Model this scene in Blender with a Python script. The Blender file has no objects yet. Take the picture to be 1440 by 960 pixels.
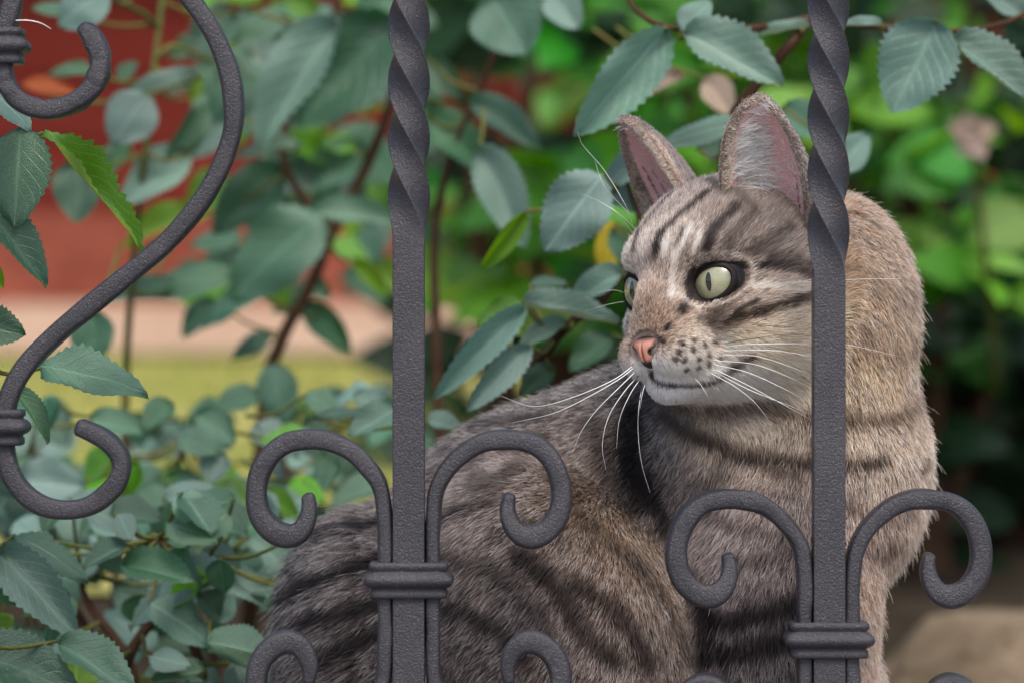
import bpy, math, random
import numpy as np
from mathutils import Vector, Matrix, Euler
from mathutils.bvhtree import BVHTree

# ------------------------------------------------------------------ camera, sky, sun, exposure
scene = bpy.context.scene
D, ZC, S = 1.44, 1.0, 3750.0        # camera distance to the railing, camera height, pixels per metre at the railing

cam_data = bpy.data.cameras.new('camera')
cam_data.lens = 135.0
cam_data.sensor_width = 36.0
cam_data.sensor_fit = 'HORIZONTAL'
cam_data.clip_start = 0.05
cam_data.clip_end = 200.0
cam_data.dof.use_dof = True
cam_data.dof.focus_distance = D + 0.028
cam_data.dof.aperture_fstop = 135.0 / 16.5
camera = bpy.data.objects.new('camera', cam_data)
scene.collection.objects.link(camera)
camera.location = (0.0, -D, ZC)
camera.rotation_euler = (math.radians(90), 0, 0)
scene.camera = camera

SUN_EL, SUN_AZ = math.radians(56), math.radians(168)   # azimuth clockwise from +Y: behind the camera, a little to its right
world = bpy.data.worlds.new('World')
scene.world = world
world.use_nodes = True
wn = world.node_tree.nodes
sky = wn.new('ShaderNodeTexSky')
sky.sky_type = 'NISHITA'
sky.sun_disc = False
sky.sun_elevation = SUN_EL
sky.sun_rotation = SUN_AZ
sky.air_density = 1.0
sky.dust_density = 3.0
sky.ozone_density = 1.0
wn['Background'].inputs['Strength'].default_value = 0.10
world.node_tree.links.new(sky.outputs[0], wn['Background'].inputs[0])

sun_data = bpy.data.lights.new('sun', 'SUN')
sun_data.energy = 1.5
sun_data.angle = math.radians(22)
sun_data.color = (1.0, 0.95, 0.88)
sun = bpy.data.objects.new('sun', sun_data)
scene.collection.objects.link(sun)
sdir = Vector((math.sin(SUN_AZ) * math.cos(SUN_EL), math.cos(SUN_AZ) * math.cos(SUN_EL), math.sin(SUN_EL)))
sun.rotation_euler = sdir.to_track_quat('Z', 'Y').to_euler()
sun.location = sdir * 5

vs = scene.view_settings
vs.view_transform = 'Standard'
vs.look = 'None'
vs.exposure = 1.0
vs.gamma = 1.0
vs.use_curve_mapping = False
scene.cycles.max_bounces = 8
scene.cycles.diffuse_bounces = 3
scene.cycles.glossy_bounces = 4
scene.cycles.transmission_bounces = 6
scene.cycles.transparent_max_bounces = 8
scene.cycles.use_adaptive_sampling = False
scene.cycles.use_denoising = True
scene.cycles.denoising_input_passes = 'RGB_ALBEDO_NORMAL'
scene.cycles.denoising_prefilter = 'ACCURATE'
scene.cycles_curves.shape = 'RIBBONS'

# ------------------------------------------------------------------ helpers
rng = np.random.default_rng(7)
random.seed(7)


def at(px, py, y=0.0):
    """A point of the place: picture position at a real distance y (metres) behind the railing."""
    k = (D + y) / D / S
    return Vector(((px - 720.0) * k, y, ZC + (480.0 - py) * k))


def srgb(r, g, b):
    f = lambda c: (c / 255.0 / 12.92) if c / 255.0 <= 0.04045 else ((c / 255.0 + 0.055) / 1.055) ** 2.4
    return np.array([f(r), f(g), f(b)])


def link(o, parent=None):
    scene.collection.objects.link(o)
    if parent is not None:
        o.parent = parent
        o.matrix_parent_inverse = parent.matrix_world.inverted()
    return o


def empty(name, loc):
    o = bpy.data.objects.new(name, None)
    o.empty_display_size = 0.05
    scene.collection.objects.link(o)
    o.location = loc
    o.matrix_world = Matrix.Translation(loc)
    return o


def mesh_obj(name, verts, faces, mat, parent=None, smooth=True, recalc=False):
    me = bpy.data.meshes.new(name)
    me.from_pydata([tuple(v) for v in verts], [], [tuple(f) for f in faces])
    me.update()
    if recalc:
        import bmesh
        bm = bmesh.new()
        bm.from_mesh(me)
        bmesh.ops.recalc_face_normals(bm, faces=bm.faces[:])
        bm.to_mesh(me)
        bm.free()
    if smooth:
        me.polygons.foreach_set('use_smooth', [True] * len(me.polygons))
    if mat is not None:
        me.materials.append(mat)
    return link(bpy.data.objects.new(name, me), parent)


def tag(o, label=None, cat=None, group=None, kind=None):
    for k, v in (('label', label), ('category', cat), ('group', group), ('kind', kind)):
        if v:
            o[k] = v
    return o


class MatB:
    """Small node-material builder."""
    def __init__(self, name):
        self.m = bpy.data.materials.new(name)
        self.m.use_nodes = True
        self.n = self.m.node_tree.nodes
        self.l = self.m.node_tree.links
        self.p = self.n['Principled BSDF']
        self.out = self.n['Material Output']

    def add(self, t, **kw):
        nd = self.n.new(t)
        for k, v in kw.items():
            if k.startswith('i_'):
                nd.inputs[k[2:].replace('_', ' ')].default_value = v
            else:
                setattr(nd, k, v)
        return nd

    def noise(self, scale, detail=4, rough=0.55, coord=None):
        nd = self.add('ShaderNodeTexNoise')
        nd.inputs['Scale'].default_value = scale
        nd.inputs['Detail'].default_value = detail
        nd.inputs['Roughness'].default_value = rough
        if coord is not None:
            self.l.new(coord, nd.inputs['Vector'])
        return nd

    def ramp(self, fac, stops):
        r = self.add('ShaderNodeValToRGB')
        el = r.color_ramp.elements
        while len(el) < len(stops):
            el.new(0.5)
        for e, (p, c) in zip(el, stops):
            e.position = p
            e.color = (*c, 1.0)
        self.l.new(fac, r.inputs[0])
        return r

    def bump(self, height, strength, dist):
        b = self.add('ShaderNodeBump')
        b.inputs['Strength'].default_value = strength
        b.inputs['Distance'].default_value = dist
        self.l.new(height, b.inputs['Height'])
        return b
# ------------------------------------------------------------------ wrought iron railing
def iron_material():
    b = MatB('black_painted_iron')
    co = b.add('ShaderNodeNewGeometry').outputs['Position']
    fine = b.noise(1300, 3, 0.65, co)
    mid = b.noise(650, 5, 0.75, co)
    big = b.noise(22, 4, 0.6, co)
    mixn = b.add('ShaderNodeMath', operation='ADD')
    b.l.new(fine.outputs['Fac'], mixn.inputs[0]); b.l.new(mid.outputs['Fac'], mixn.inputs[1])
    bp = b.bump(mixn.outputs[0], 0.6, 0.0006)
    b.l.new(bp.outputs[0], b.p.inputs['Normal'])
    col = b.ramp(big.outputs['Fac'], [(0.3, (0.020, 0.019, 0.025)), (0.55, (0.032, 0.030, 0.038)), (0.75, (0.048, 0.044, 0.050))])
    # pale specks painted in as glints on the rough paint
    speck = b.ramp(fine.outputs['Fac'], [(0.60, (0, 0, 0)), (0.70, (1, 1, 1))])
    mx = b.add('ShaderNodeMix', data_type='RGBA')
    mx.inputs[7].default_value = (0.20, 0.185, 0.19, 1)
    mul = b.add('ShaderNodeMath', operation='MULTIPLY'); mul.inputs[1].default_value = 0.55
    b.l.new(speck.outputs[0], mul.inputs[0])
    b.l.new(mul.outputs[0], mx.inputs[0]); b.l.new(col.outputs[0], mx.inputs[6])
    b.l.new(mx.outputs[2], b.p.inputs['Base Color'])
    rr = b.ramp(mid.outputs['Fac'], [(0.3, (0.24,) * 3), (0.7, (0.42,) * 3)])
    b.l.new(rr.outputs[0], b.p.inputs['Roughness'])
    return b.m


IRON = iron_material()


def smooth_path(pts, n):
    """Catmull-Rom through pts (k,d) resampled evenly to n points."""
    P = np.array(pts, float)
    P = np.vstack([2 * P[0] - P[1], P, 2 * P[-1] - P[-2]])
    out = []
    for i in range(1, len(P) - 2):
        for t in np.linspace(0, 1, 16, endpoint=False):
            a, b, c, d = P[i - 1], P[i], P[i + 1], P[i + 2]
            out.append(0.5 * ((2 * b) + (-a + c) * t + (2 * a - 5 * b + 4 * c - d) * t ** 2 + (-a + 3 * b - 3 * c + d) * t ** 3))
    out.append(P[-2])
    out = np.array(out)
    s = np.r_[0, np.cumsum(np.linalg.norm(np.diff(out[:, :], axis=0), axis=1))]
    q = np.linspace(0, s[-1], n)
    return np.stack([np.interp(q, s, out[:, k]) for k in range(out.shape[1])], 1)


def profile(round_, n=4, flats=False):
    """Rounded square outline, unit half size."""
    pts = []
    for cx, cy, a0 in ((1, 1, 0), (-1, 1, 90), (-1, -1, 180), (1, -1, 270)):
        for k in range(n):
            a = math.radians(a0 + 90 * k / (n - 1))
            pts.append(((1 - round_) * cx + round_ * math.cos(a), (1 - round_) * cy + round_ * math.sin(a)))
    if flats:
        out = []
        for i, p in enumerate(pts):
            out.append(p)
            if i % n == n - 1:
                q = pts[(i + 1) % len(pts)]
                out += [(p[0] + (q[0] - p[0]) * t, p[1] + (q[1] - p[1]) * t) for t in (0.08, 0.5, 0.92)]
        pts = out
    return np.array(pts)


def rod(name, path_px, half_w, half_d, mat, parent, y=0.0, n=110, round_=0.45, hammer=0.00022):
    """A forged rod bent in the plane of the railing. path_px: picture points; half_w in the plane, half_d in depth;
    both may be lists of (fraction, value)."""
    P = smooth_path(path_px, n)
    for _ in range(6):                       # even out the bends
        P[2:-2] = (P[:-4] + P[1:-3] + P[2:-2] + P[3:-1] + P[4:]) / 5
    W = np.array([np.array(at(p[0], p[1], y)) for p in P])
    t = np.gradient(W, axis=0)
    t /= np.linalg.norm(t, axis=1)[:, None]
    yv = np.array([0, 1.0, 0])
    nv = np.cross(t, yv)
    f = np.linspace(0, 1, n)
    val = lambda h: np.interp(f, [a for a, _ in h], [b for _, b in h]) if isinstance(h, list) else np.full(n, h)
    hw, hd = val(half_w), val(half_d)
    prof = profile(round_)
    m = len(prof)
    V = W[:, None, :] + nv[:, None, :] * (prof[None, :, 0, None] * hw[:, None, None]) + yv * (prof[None, :, 1, None] * hd[:, None, None])
    r = np.random.default_rng(abs(hash(str(path_px[0]))) % 9999 if False else int(abs(path_px[0][0] * 7 + path_px[0][1])) % 9999)
    # uneven hammering: slow wobble of the faces
    q_ = f[:, None] * 34 + np.arange(m)[None, :] // 4 * 13.7
    a_ = r.normal(0, 1, 130); i_ = q_.astype(int); t_ = q_ - i_; t_ = t_ * t_ * (3 - 2 * t_)
    wob = a_[i_] * (1 - t_) + a_[i_ + 1] * t_
    V += nv[:, None, :] * (wob * hammer * np.sign(prof[None, :, 0]))[:, :, None]
    V += yv * (np.roll(wob, 3, axis=0) * hammer * np.sign(prof[None, :, 1]))[:, :, None]
    verts = V.reshape(-1, 3)
    faces = []
    for i in range(n - 1):
        for j in range(m):
            faces.append((i * m + j, i * m + (j + 1) % m, (i + 1) * m + (j + 1) % m, (i + 1) * m + j))
    # domed ends
    vl = list(map(tuple, verts))
    for i, sgn in ((0, -1), (n - 1, 1)):
        ring = [i * m + j for j in range(m)]
        c = W[i] + t[i] * sgn * hw[i] * 0.62
        mid = []
        for j in ring:
            mid.append(len(vl)); vl.append(tuple(W[i] + (verts[j] - W[i]) * 0.72 + t[i] * sgn * hw[i] * 0.40))
        ci = len(vl); vl.append(tuple(c))
        for j in range(m):
            a, b_ = ring[j], ring[(j + 1) % m]
            c1, c2 = mid[j], mid[(j + 1) % m]
            faces.append((a, b_, c2, c1) if sgn < 0 else (b_, a, c1, c2))
            faces.append((c1, c2, ci) if sgn < 0 else (c2, c1, ci))
    return mesh_obj(name, vl, faces, mat, parent, recalc=True)


def square_bar(name, cx, twist_end, top, bottom, half, mat, parent, quarter=79.0, phase=0.0):
    """Square bar, straight below twist_end (px) and twisted above it."""
    ys = np.r_[np.arange(top, twist_end, 5.0), np.arange(twist_end, bottom + 1, 24.0)]
    prof = profile(0.07, 4, True)
    m = len(prof)
    verts, faces = [], []
    for y in ys:
        d = max(0.0, twist_end - y)
        # ease into the twist
        e = d - 26 * (1 - math.exp(-d / 26.0))
        a = -(math.pi / 2) * e / quarter + phase * 0
        ca, sa = math.cos(a), math.sin(a)
        c = at(cx, y, 0)
        tw = min(1.0, d / 60.0)
        for (u, v) in prof:
            u2, v2 = u, v
            x_, y_ = (u2 * ca - v2 * sa) * half, (u2 * sa + v2 * ca) * half
            verts.append((c.x + x_ * (1 - 0.04 * tw), y_, c.z))
    n = len(ys)
    for i in range(n - 1):
        for j in range(m):
            faces.append((i * m + j, (i + 1) * m + j, (i + 1) * m + (j + 1) % m, i * m + (j + 1) % m))
    faces.append(tuple(range(m)))
    faces.append(tuple(reversed(range((n - 1) * m, n * m))))
    o = mesh_obj(name, verts, faces, mat, parent, recalc=True)
    return o


def collar(name, cx, cy, hw, hd, mat, parent, hh=(482 / 20, )):
    """Moulded collar: a stack of rounded bands around the bundle of bars. hw half width in px."""
    # (offset px from centre (down +), extra half size mm) outline of the moulding
    prof = [(-26, -1.6), (-26, 0.3), (-24, 0.9), (-17, 0.9), (-14.5, 0.1), (-13, 0.2), (-10.5, 1.5), (-6, 2.6), (0, 3.0), (5, 2.4), (8.5, 1.2),
            (10, 0.2), (12, -0.1), (14, 0.5), (22, 0.6), (24.5, 0.1), (25, -1.6)]
    base = profile(0.22, 4)
    m = len(base)
    verts, faces = [], []
    for off, ex in prof:
        c = at(cx, cy + off, 0)
        for (u, v) in base:
            verts.append((c.x + u * (hw / S + ex / 1000), v * (hd + ex / 1000), c.z))
    n = len(prof)
    for i in range(n - 1):
        for j in range(m):
            faces.append((i * m + j, (i + 1) * m + j, (i + 1) * m + (j + 1) % m, i * m + (j + 1) % m))
    faces.append(tuple(range(m)))
    faces.append(tuple(reversed(range((n - 1) * m, n * m))))
    return mesh_obj(name, verts, faces, mat, parent, recalc=True)


LEDGE_Z = at(0, 1190, 0).z           # top of the coping stones, just under the picture

fence = empty('wrought_iron_railing', Vector((0, 0, LEDGE_Z)))
tag(fence, 'dark wrought iron railing with twisted bars and curled scrolls before the cat', 'railing')
HB = 22.3 / S


def c_scroll(cx, cy, side, mirror):
    """Upper curl beside a bar, down through the collar into its mirrored lower curl. cy: collar centre; side -1 left, +1 right."""
    off = lambda dx, dy: (cx + side * dx, cy + dy)
    up = [off(142, -118), off(137, -98), off(151, -66), off(178, -60), off(207, -84), off(215, -122), off(203, -166), off(176, -192),
          off(136, -199), off(108, -195), off(84, -184), off(55, -158), off(39, -130), off(34, -95), off(33, -40)]
    mid = [off(33, 0)]
    low = [(x, 2 * mirror - y) for x, y in reversed(up)]
    w = 13.2 / S
    hw = [(0, 8.5 / S), (0.025, 12 / S), (0.07, 17 / S), (0.15, 15 / S), (0.3, w), (0.4, 10.8 / S), (0.6, 10.8 / S), (0.7, w), (0.85, 15 / S), (0.93, 17 / S), (0.975, 12 / S), (1, 8.5 / S)]
    hd = [(0, 0.0040), (0.06, 0.0058), (0.5, 0.0055), (0.94, 0.0058), (1, 0.0040)]
    rod('scroll', up + mid + low, hw, hd, IRON, fence, n=300)


for cx, cy, te, mi in ((575, 815, 338, 827.5), (1165, 899, 392, 900)):
    square_bar('bar', cx, te, -620, 1230 + 0, HB, IRON, fence)
    collar('collar', cx, cy, 52, 0.0072, IRON, fence)
    c_scroll(cx, cy, -1, mi)
    c_scroll(cx, cy, +1, mi)

# the tall S scroll, its collars and the plain end bar just outside the picture
rod('scroll', [(-60, -250), (20, -210), (110, -150), (190, -85), (262, -8), (303, 50), (326, 110), (331, 165), (316, 225), (276, 295),
               (200, 372), (118, 437), (50, 497), (14, 548), (4, 600), (6, 640), (26, 690), (68, 716), (118, 716), (158, 693), (177, 657),
               (167, 628), (140, 611), (112, 600)],
    [(0, 13.5 / S), (0.62, 13.5 / S), (0.8, 14 / S), (0.92, 14 / S), (0.97, 13 / S), (1, 11 / S)],
    [(0, 0.0052), (0.9, 0.0052), (1, 0.0062)], IRON, fence, n=230)
rod('scroll', [(30, -60), (22, -10), (8, 40), (2, 90), (12, 128), (44, 151), (86, 153), (124, 132), (143, 98), (137, 63), (118, 40)],
    [(0, 14 / S), (0.7, 14 / S), (0.9, 15 / S), (0.97, 15 / S), (1, 12 / S)], [(0, 0.0052), (1, 0.006)], IRON, fence, n=120)
square_bar('bar', -58, -620, -620, 1230, HB, IRON, fence)
for cy in (66, 601):
    collar('collar', -30, cy, 60, 0.0072, IRON, fence)
# hand rail above and foot rail below, out of the picture, that hold the bars
for zpx, nm in ((-610, 'hand_rail'), (1168, 'foot_rail')):
    rod(nm, [(-1400, zpx), (-400, zpx), (720, zpx), (1800, zpx), (2800, zpx)], 0.006, 0.014, IRON, fence, n=20)
for cx in (-648, 1755, 2345):
    square_bar('bar', cx, 380, -620, 1230, HB, IRON, fence)
# ------------------------------------------------------------------ the cat
# Everything in millimetres round (0, 0, ZC) until the meshes are written.
MM = 0.001


def mm(px, py, y):
    v = at(px, py, y * MM)
    return np.array([v.x, v.y, v.z - ZC]) * 1000.0


YAW, ROLL, PITCH = math.radians(43), math.radians(4.5), math.radians(3)
HC = mm(1018, 409, 64)
f0 = np.array([-math.sin(YAW), -math.cos(YAW), 0.0])
r0 = np.array([math.cos(YAW), -math.sin(YAW), 0.0])      # the side of the face nearer the railing
u0 = np.array([0, 0, 1.0])
hF = f0 * math.cos(PITCH) - u0 * math.sin(PITCH)
hU = u0 * math.cos(PITCH) + f0 * math.sin(PITCH)
hR = r0 * math.cos(ROLL) + hU * math.sin(ROLL)
hU = hU * math.cos(ROLL) - r0 * math.sin(ROLL)
HM = np.stack([hF, hR, hU])                               # rows: local axes


def hw_(l):
    return HC + np.asarray(l, float) @ HM


VOX = 1.25
LO = np.array([-118.0, 4.0, -196.0])
HI = np.array([172.0, 205.0, 100.0])
NX, NY, NZ = (np.ceil((HI - LO) / VOX)).astype(int) + 1
sdf = np.full((NX, NY, NZ), 60.0, np.float32)
gx = [(LO[k] + VOX * np.arange(n)).astype(np.float32) for k, n in enumerate((NX, NY, NZ))]


def sub(c, ext):
    sl = []
    for k in range(3):
        a = max(0, int((c[k] - ext[k] - LO[k]) / VOX))
        b = min((NX, NY, NZ)[k], int((c[k] + ext[k] - LO[k]) / VOX) + 2)
        sl.append(slice(a, b))
    return tuple(sl)


def smin(a, b, k):
    h = np.clip(0.5 + 0.5 * (b - a) / k, 0, 1)
    return b + (a - b) * h - k * h * (1 - h)


def ellip(c, r, R=None, k=8.0, cut=False):
    """Blend an ellipsoid (centre, radii, optional axes as rows) into the body; cut carves it out."""
    c = np.asarray(c, float)
    r = np.asarray(r, float)
    R = np.eye(3) if R is None else R
    ext = np.sqrt(((R * r[:, None]) ** 2).sum(0)) + k + 6
    sl = sub(c, ext)
    X, Y, Z = gx[0][sl[0]][:, None, None] - c[0], gx[1][sl[1]][None, :, None] - c[1], gx[2][sl[2]][None, None, :] - c[2]
    k0 = 0; k1 = 0
    for i in range(3):
        q = X * np.float32(R[i, 0]) + Y * np.float32(R[i, 1]) + Z * np.float32(R[i, 2])
        k0 = k0 + (q / np.float32(r[i])) ** 2
        k1 = k1 + (q / np.float32(r[i] ** 2)) ** 2
    k0 = np.sqrt(k0); k1 = np.sqrt(k1) + 1e-9
    d = k0 * (k0 - 1) / k1
    s = sdf[sl]
    sdf[sl] = -smin(-s, d, k) if cut else smin(s, d, k)


def head(l, r, k=6.0, cut=False, R=None):
    ellip(hw_(l), r, HM if R is None else R, k, cut)


def tilt(ax_from, ang):
    """Axes turned by ang degrees in the picture plane (x,z)."""
    a = math.radians(ang)
    return np.array([[math.cos(a), 0, math.sin(a)], [0, 1, 0], [-math.sin(a), 0, math.cos(a)]])


def capsule(pts, rad, k=8.0):
    pts = np.array(pts, float)
    for i in range(len(pts) - 1):
        n = max(2, int(np.linalg.norm(pts[i + 1] - pts[i]) / 7))
        for t in np.linspace(0, 1, n, endpoint=(i == len(pts) - 2)):
            c = pts[i] + (pts[i + 1] - pts[i]) * t
            rr = rad[i] + (rad[i + 1] - rad[i]) * t
            ellip(c, (rr, rr, rr), None, k)


zb = (LEDGE_Z - ZC) * 1000
# trunk
ellip(mm(598, 958, 118), (54, 60, 74), tilt(0, 24), 12)
ellip(mm(800, 812, 126), (82, 60, 72), tilt(0, 18), 14)
ellip(mm(965, 706, 122), (70, 54, 60), tilt(0, 8), 14)
ellip(mm(800, 1050, 118), (86, 62, 52), None, 14)
# haunch nearer the railing
ellip(mm(785, 880, 80), (51, 48, 68), tilt(0, 26), 5)
ellip(mm(860, 1060, 76), (56, 46, 40), None, 10)
# chest, neck, throat, shoulder
ellip(mm(1152, 655, 88), (42, 46, 56), None, 12)
ellip(mm(1160, 468, 84), (34.5, 40, 54), tilt(0, -8), 12)
ellip(mm(1045, 600, 84), (34, 34, 42), None, 12)
ellip(mm(1098, 812, 78), (39, 46, 64), tilt(0, -6), 5)
for p_ in smooth_path([(880, 600, 62), (885, 660, 58), (915, 735, 54), (960, 800, 50), (992, 870, 46), (1005, 960, 44)], 16):
    ellip(mm(*p_), (5, 7, 8), tilt(0, 35), 7, cut=True)
ellip(mm(1135, 960, 92), (26, 34, 60), None, 10)
# fore legs, hind paw, tail lying on the coping
capsule([mm(1125, 960, 70), mm(1135, 1090, 64), [mm(1140, 1100, 60)[0], 52, zb + 11]], [20, 13, 12])
capsule([mm(1165, 960, 112), mm(1172, 1090, 110), [mm(1178, 1100, 104)[0], 102, zb + 11]], [20, 13, 12])
for c_ in ((mm(1140, 1100, 52)[0] + 6, 47, zb + 9.5), (mm(1178, 1100, 96)[0] + 8, 98, zb + 9.5), (mm(960, 1150, 56)[0] + 6, 52, zb + 10)):
    ellip(c_, (17, 13, 11), None, 6)
capsule([[mm(860, 1150, 60)[0], 62, zb + 12], [mm(960, 1150, 56)[0], 54, zb + 11]], [15, 12])
capsule([[-78, 135, zb + 40], [-96, 118, zb + 18], [-90, 80, zb + 12], [-60, 50, zb + 11], [-20, 38, zb + 10], [15, 36, zb + 9.5]], [17, 13, 11, 10, 9.5, 8])

# head
head((-8, 0, 11), (43, 36, 33), 10)
head((-3, 21, -13), (31, 20, 24), 8)
head((-3, -20, -13), (30, 19, 24), 8)
head((8, 0, -26), (34, 25, 17), 8)
head((30, 0, -14), (19, 16.5, 15), 7)
head((33, 0, -2), (15, 8.5, 11), 7)
head((27, 0, 12), (13, 14, 12), 8)
for s_ in (1, -1):
    head((22, s_ * 15, 15), (13, 11, 8), 6)
    head((19, s_ * 20, -9), (13, 9.5, 8), 6)
    head((39.5, s_ * 7.2, -22), (11.5, 10.4, 9.2), 4)
head((33.0, 0, -34.5), (11.5, 10.5, 7.0), 5)

# ears: a hollow, pointed shell each
EAR = {}
for s_ in (1, -1):
    M_, L_, T_ = np.array([9, 12 * s_, 34.0]), np.array([-13, 37 * s_, 17.0]), np.array([10.0, 36.5 * s_, 71.5])
    if s_ < 0:
        T_ = np.array([8.0, -37.5, 71.5])
        M_ = np.array([5.0, -10.0, 36.0])
    ax = (L_ - M_); nrm = np.cross(ax, T_ - M_); nrm /= np.linalg.norm(nrm)
    if nrm[0] < 0:
        nrm = -nrm
    samp = []
    for t in np.linspace(-0.12, 1, 44):
        for q in np.linspace(0, 1, 30):
            wdt = max(1.0 - max(t, 0) ** 2.9, 0.0) ** 0.72      # convex sides, blunt tip
            mid = M_ + (L_ - M_) * 0.45
            cen = mid + (T_ - mid) * t
            edge = (q - 0.45) * wdt
            p = cen + ax * edge
            bow = (1 - (2 * q - 1) ** 2) * wdt
            p = p - nrm * ((12.0 if s_ > 0 else 15.0) * bow * (1 - 0.25 * max(t, 0)))
            samp.append((*p, q, t))
    samp = np.array(samp)
    P = np.array([hw_(p[:3]) for p in samp])
    nW = nrm @ HM
    EAR[s_] = dict(P=P, q=samp[:, 3], t=samp[:, 4], n=nW, tip=hw_(T_), base=hw_((M_ + L_) / 2), M=hw_(M_), L=hw_(L_))
    c = (P.min(0) + P.max(0)) / 2
    sl = sub(c, (P.max(0) - P.min(0)) / 2 + 7)
    X, Y, Z = np.meshgrid(gx[0][sl[0]], gx[1][sl[1]], gx[2][sl[2]], indexing='ij')
    dmin = np.full(X.shape, 1e9, np.float32)
    for p, t in zip(P.astype(np.float32), samp[:, 4]):
        d = (X - p[0]) ** 2 + (Y - p[1]) ** 2 + (Z - p[2]) ** 2
        np.minimum(dmin, d, out=dmin)
    sdf[sl] = smin(sdf[sl], np.sqrt(dmin) - 1.75, 3.0)

# eyes: an almond opening in front of each eyeball
EYE_R = 11.3
EYES = {}
for s_ in (1, -1):
    c = hw_((20.8 if s_ > 0 else 22.2, s_ * 17.2, 2.8))
    out = np.array([math.cos(math.radians(15)), s_ * math.sin(math.radians(15)), 0.02])
    out /= np.linalg.norm(out)
    e = out @ HM
    side = np.cross(hU, e); side /= np.linalg.norm(side)
    side = side * np.sign(side @ hR) * s_                # points to the outer corner
    upv = np.cross(e, side); upv = upv * np.sign(upv @ hU); upv /= np.linalg.norm(upv)
    a = math.radians(20)                                 # outer corner higher than the inner
    A = side * math.cos(a) + upv * math.sin(a)
    B = upv * math.cos(a) - side * math.sin(a)
    EYES[s_] = dict(c=c, e=e, A=A, B=B, up=upv, side=side)
    # clear the socket: almond prism along e
    ellip(c + e * 12.5, (11.0, 8.8, 6.6), np.stack([e, A, B]), 2.5, cut=True)
# mouth groove and nose step
mouth_l = [(47.5, 0.2, -27.6), (45, 5, -29.6), (40, 10.5, -30.2), (33, 15.5, -28.8), (26, 19.5, -25.4)]
for z_ in np.linspace(-24.5, -27, 3):
    head((51.2 - (z_ + 18) * -0.30, 0, z_), (1.2, 0.7, 1.2), 1.0, cut=True)


def surface_nets(f):
    """Naive surface nets on a grid; returns vertices in grid units and quads."""
    ins = f < 0
    nx, ny, nz = f.shape
    c = np.zeros((nx - 1, ny - 1, nz - 1), np.int8)
    for dx in (0, 1):
        for dy in (0, 1):
            for dz in (0, 1):
                c += ins[dx:nx - 1 + dx, dy:ny - 1 + dy, dz:nz - 1 + dz]
    act = (c > 0) & (c < 8)
    idx = np.full(act.shape, -1, np.int64)
    I = np.argwhere(act)
    idx[act] = np.arange(len(I))
    acc = np.zeros((len(I), 3)); cnt = np.zeros(len(I))
    corners = [(a, b, d) for a in (0, 1) for b in (0, 1) for d in (0, 1)]
    for a in corners:
        for k in range(3):
            if a[k] == 0:
                b = list(a); b[k] = 1
                fa = f[I[:, 0] + a[0], I[:, 1] + a[1], I[:, 2] + a[2]].astype(float)
                fb = f[I[:, 0] + b[0], I[:, 1] + b[1], I[:, 2] + b[2]].astype(float)
                x = (fa < 0) != (fb < 0)
                t = np.where(x, fa / np.where(x, fa - fb, 1), 0)
                p = np.tile(np.array(a, float), (len(I), 1)); p[:, k] += t
                acc[x] += p[x]; cnt[x] += 1
    V = I + acc / cnt[:, None]
    Q = []
    for k in range(3):
        o1, o2 = [(1, 2), (2, 0), (0, 1)][k]
        sa = [slice(0, -1)] * 3; sb = [slice(0, -1)] * 3
        sl_a = [slice(None)] * 3; sl_b = [slice(None)] * 3
        sl_a[k] = slice(0, -1); sl_b[k] = slice(1, None)
        ch = ins[tuple(sl_a)] != ins[tuple(sl_b)]
        E = np.argwhere(ch)
        ok = (E[:, o1] > 0) & (E[:, o2] > 0) & (E[:, o1] < f.shape[o1] - 1) & (E[:, o2] < f.shape[o2] - 1)
        E = E[ok]
        e1 = np.zeros(3, int); e1[o1] = 1
        e2 = np.zeros(3, int); e2[o2] = 1
        g = lambda P: idx[P[:, 0], P[:, 1], P[:, 2]]
        q = np.stack([g(E - e1 - e2), g(E - e2), g(E), g(E - e1)], 1)
        flip = ~ins[E[:, 0], E[:, 1], E[:, 2]]
        q[flip] = q[flip][:, ::-1]
        Q.append(q)
    return V, np.vstack(Q)


bv, bq = surface_nets(sdf)
bv = LO + bv * VOX                                       # mm
del sdf

# keep the largest piece only
def vnormals(V, Q):
    n = np.cross(V[Q[:, 2]] - V[Q[:, 0]], V[Q[:, 3]] - V[Q[:, 1]])
    out = np.zeros_like(V)
    for k in range(4):
        np.add.at(out, Q[:, k], n)
    return out / (np.linalg.norm(out, axis=1)[:, None] + 1e-12)


bn = vnormals(bv, bq)
cat_root = empty('cat', Vector((0.04, 0.09, LEDGE_Z)))
tag(cat_root, 'brown tabby cat with striped coat and pale green eyes sitting behind the railing, head turned', 'cat')
TREE = BVHTree.FromPolygons([tuple(v) for v in bv], [tuple(q) for q in bq])
CAMMM = Vector((0, -D * 1000, 0))


def hit(px, py):
    """Point of the cat's surface seen at a picture position (mm), or None."""
    d = Vector(mm(px, py, 0)) - CAMMM
    loc, nrm_, i_, dist = TREE.ray_cast(CAMMM, d.normalized())
    return None if loc is None else np.array(loc)
# ---------------------------------------------------------------- coat: colour, length and lie of the hair
def hash3(P, seed):
    v = np.sin(P @ np.array([12.9898, 78.233, 37.719]) + seed * 17.13) * 43758.5453
    return v - np.floor(v)


def vnoise(P, scale, seed=0):
    """Smooth value noise in [-1,1]."""
    q = P / scale
    i = np.floor(q); f = q - i
    f = f * f * (3 - 2 * f)
    out = 0
    for dx in (0, 1):
        for dy in (0, 1):
            for dz in (0, 1):
                w = np.abs(1 - dx - f[:, 0]) * np.abs(1 - dy - f[:, 1]) * np.abs(1 - dz - f[:, 2])
                out = out + w * hash3(i + np.array([dx, dy, dz]), seed)
    return out * 2 - 1


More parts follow.
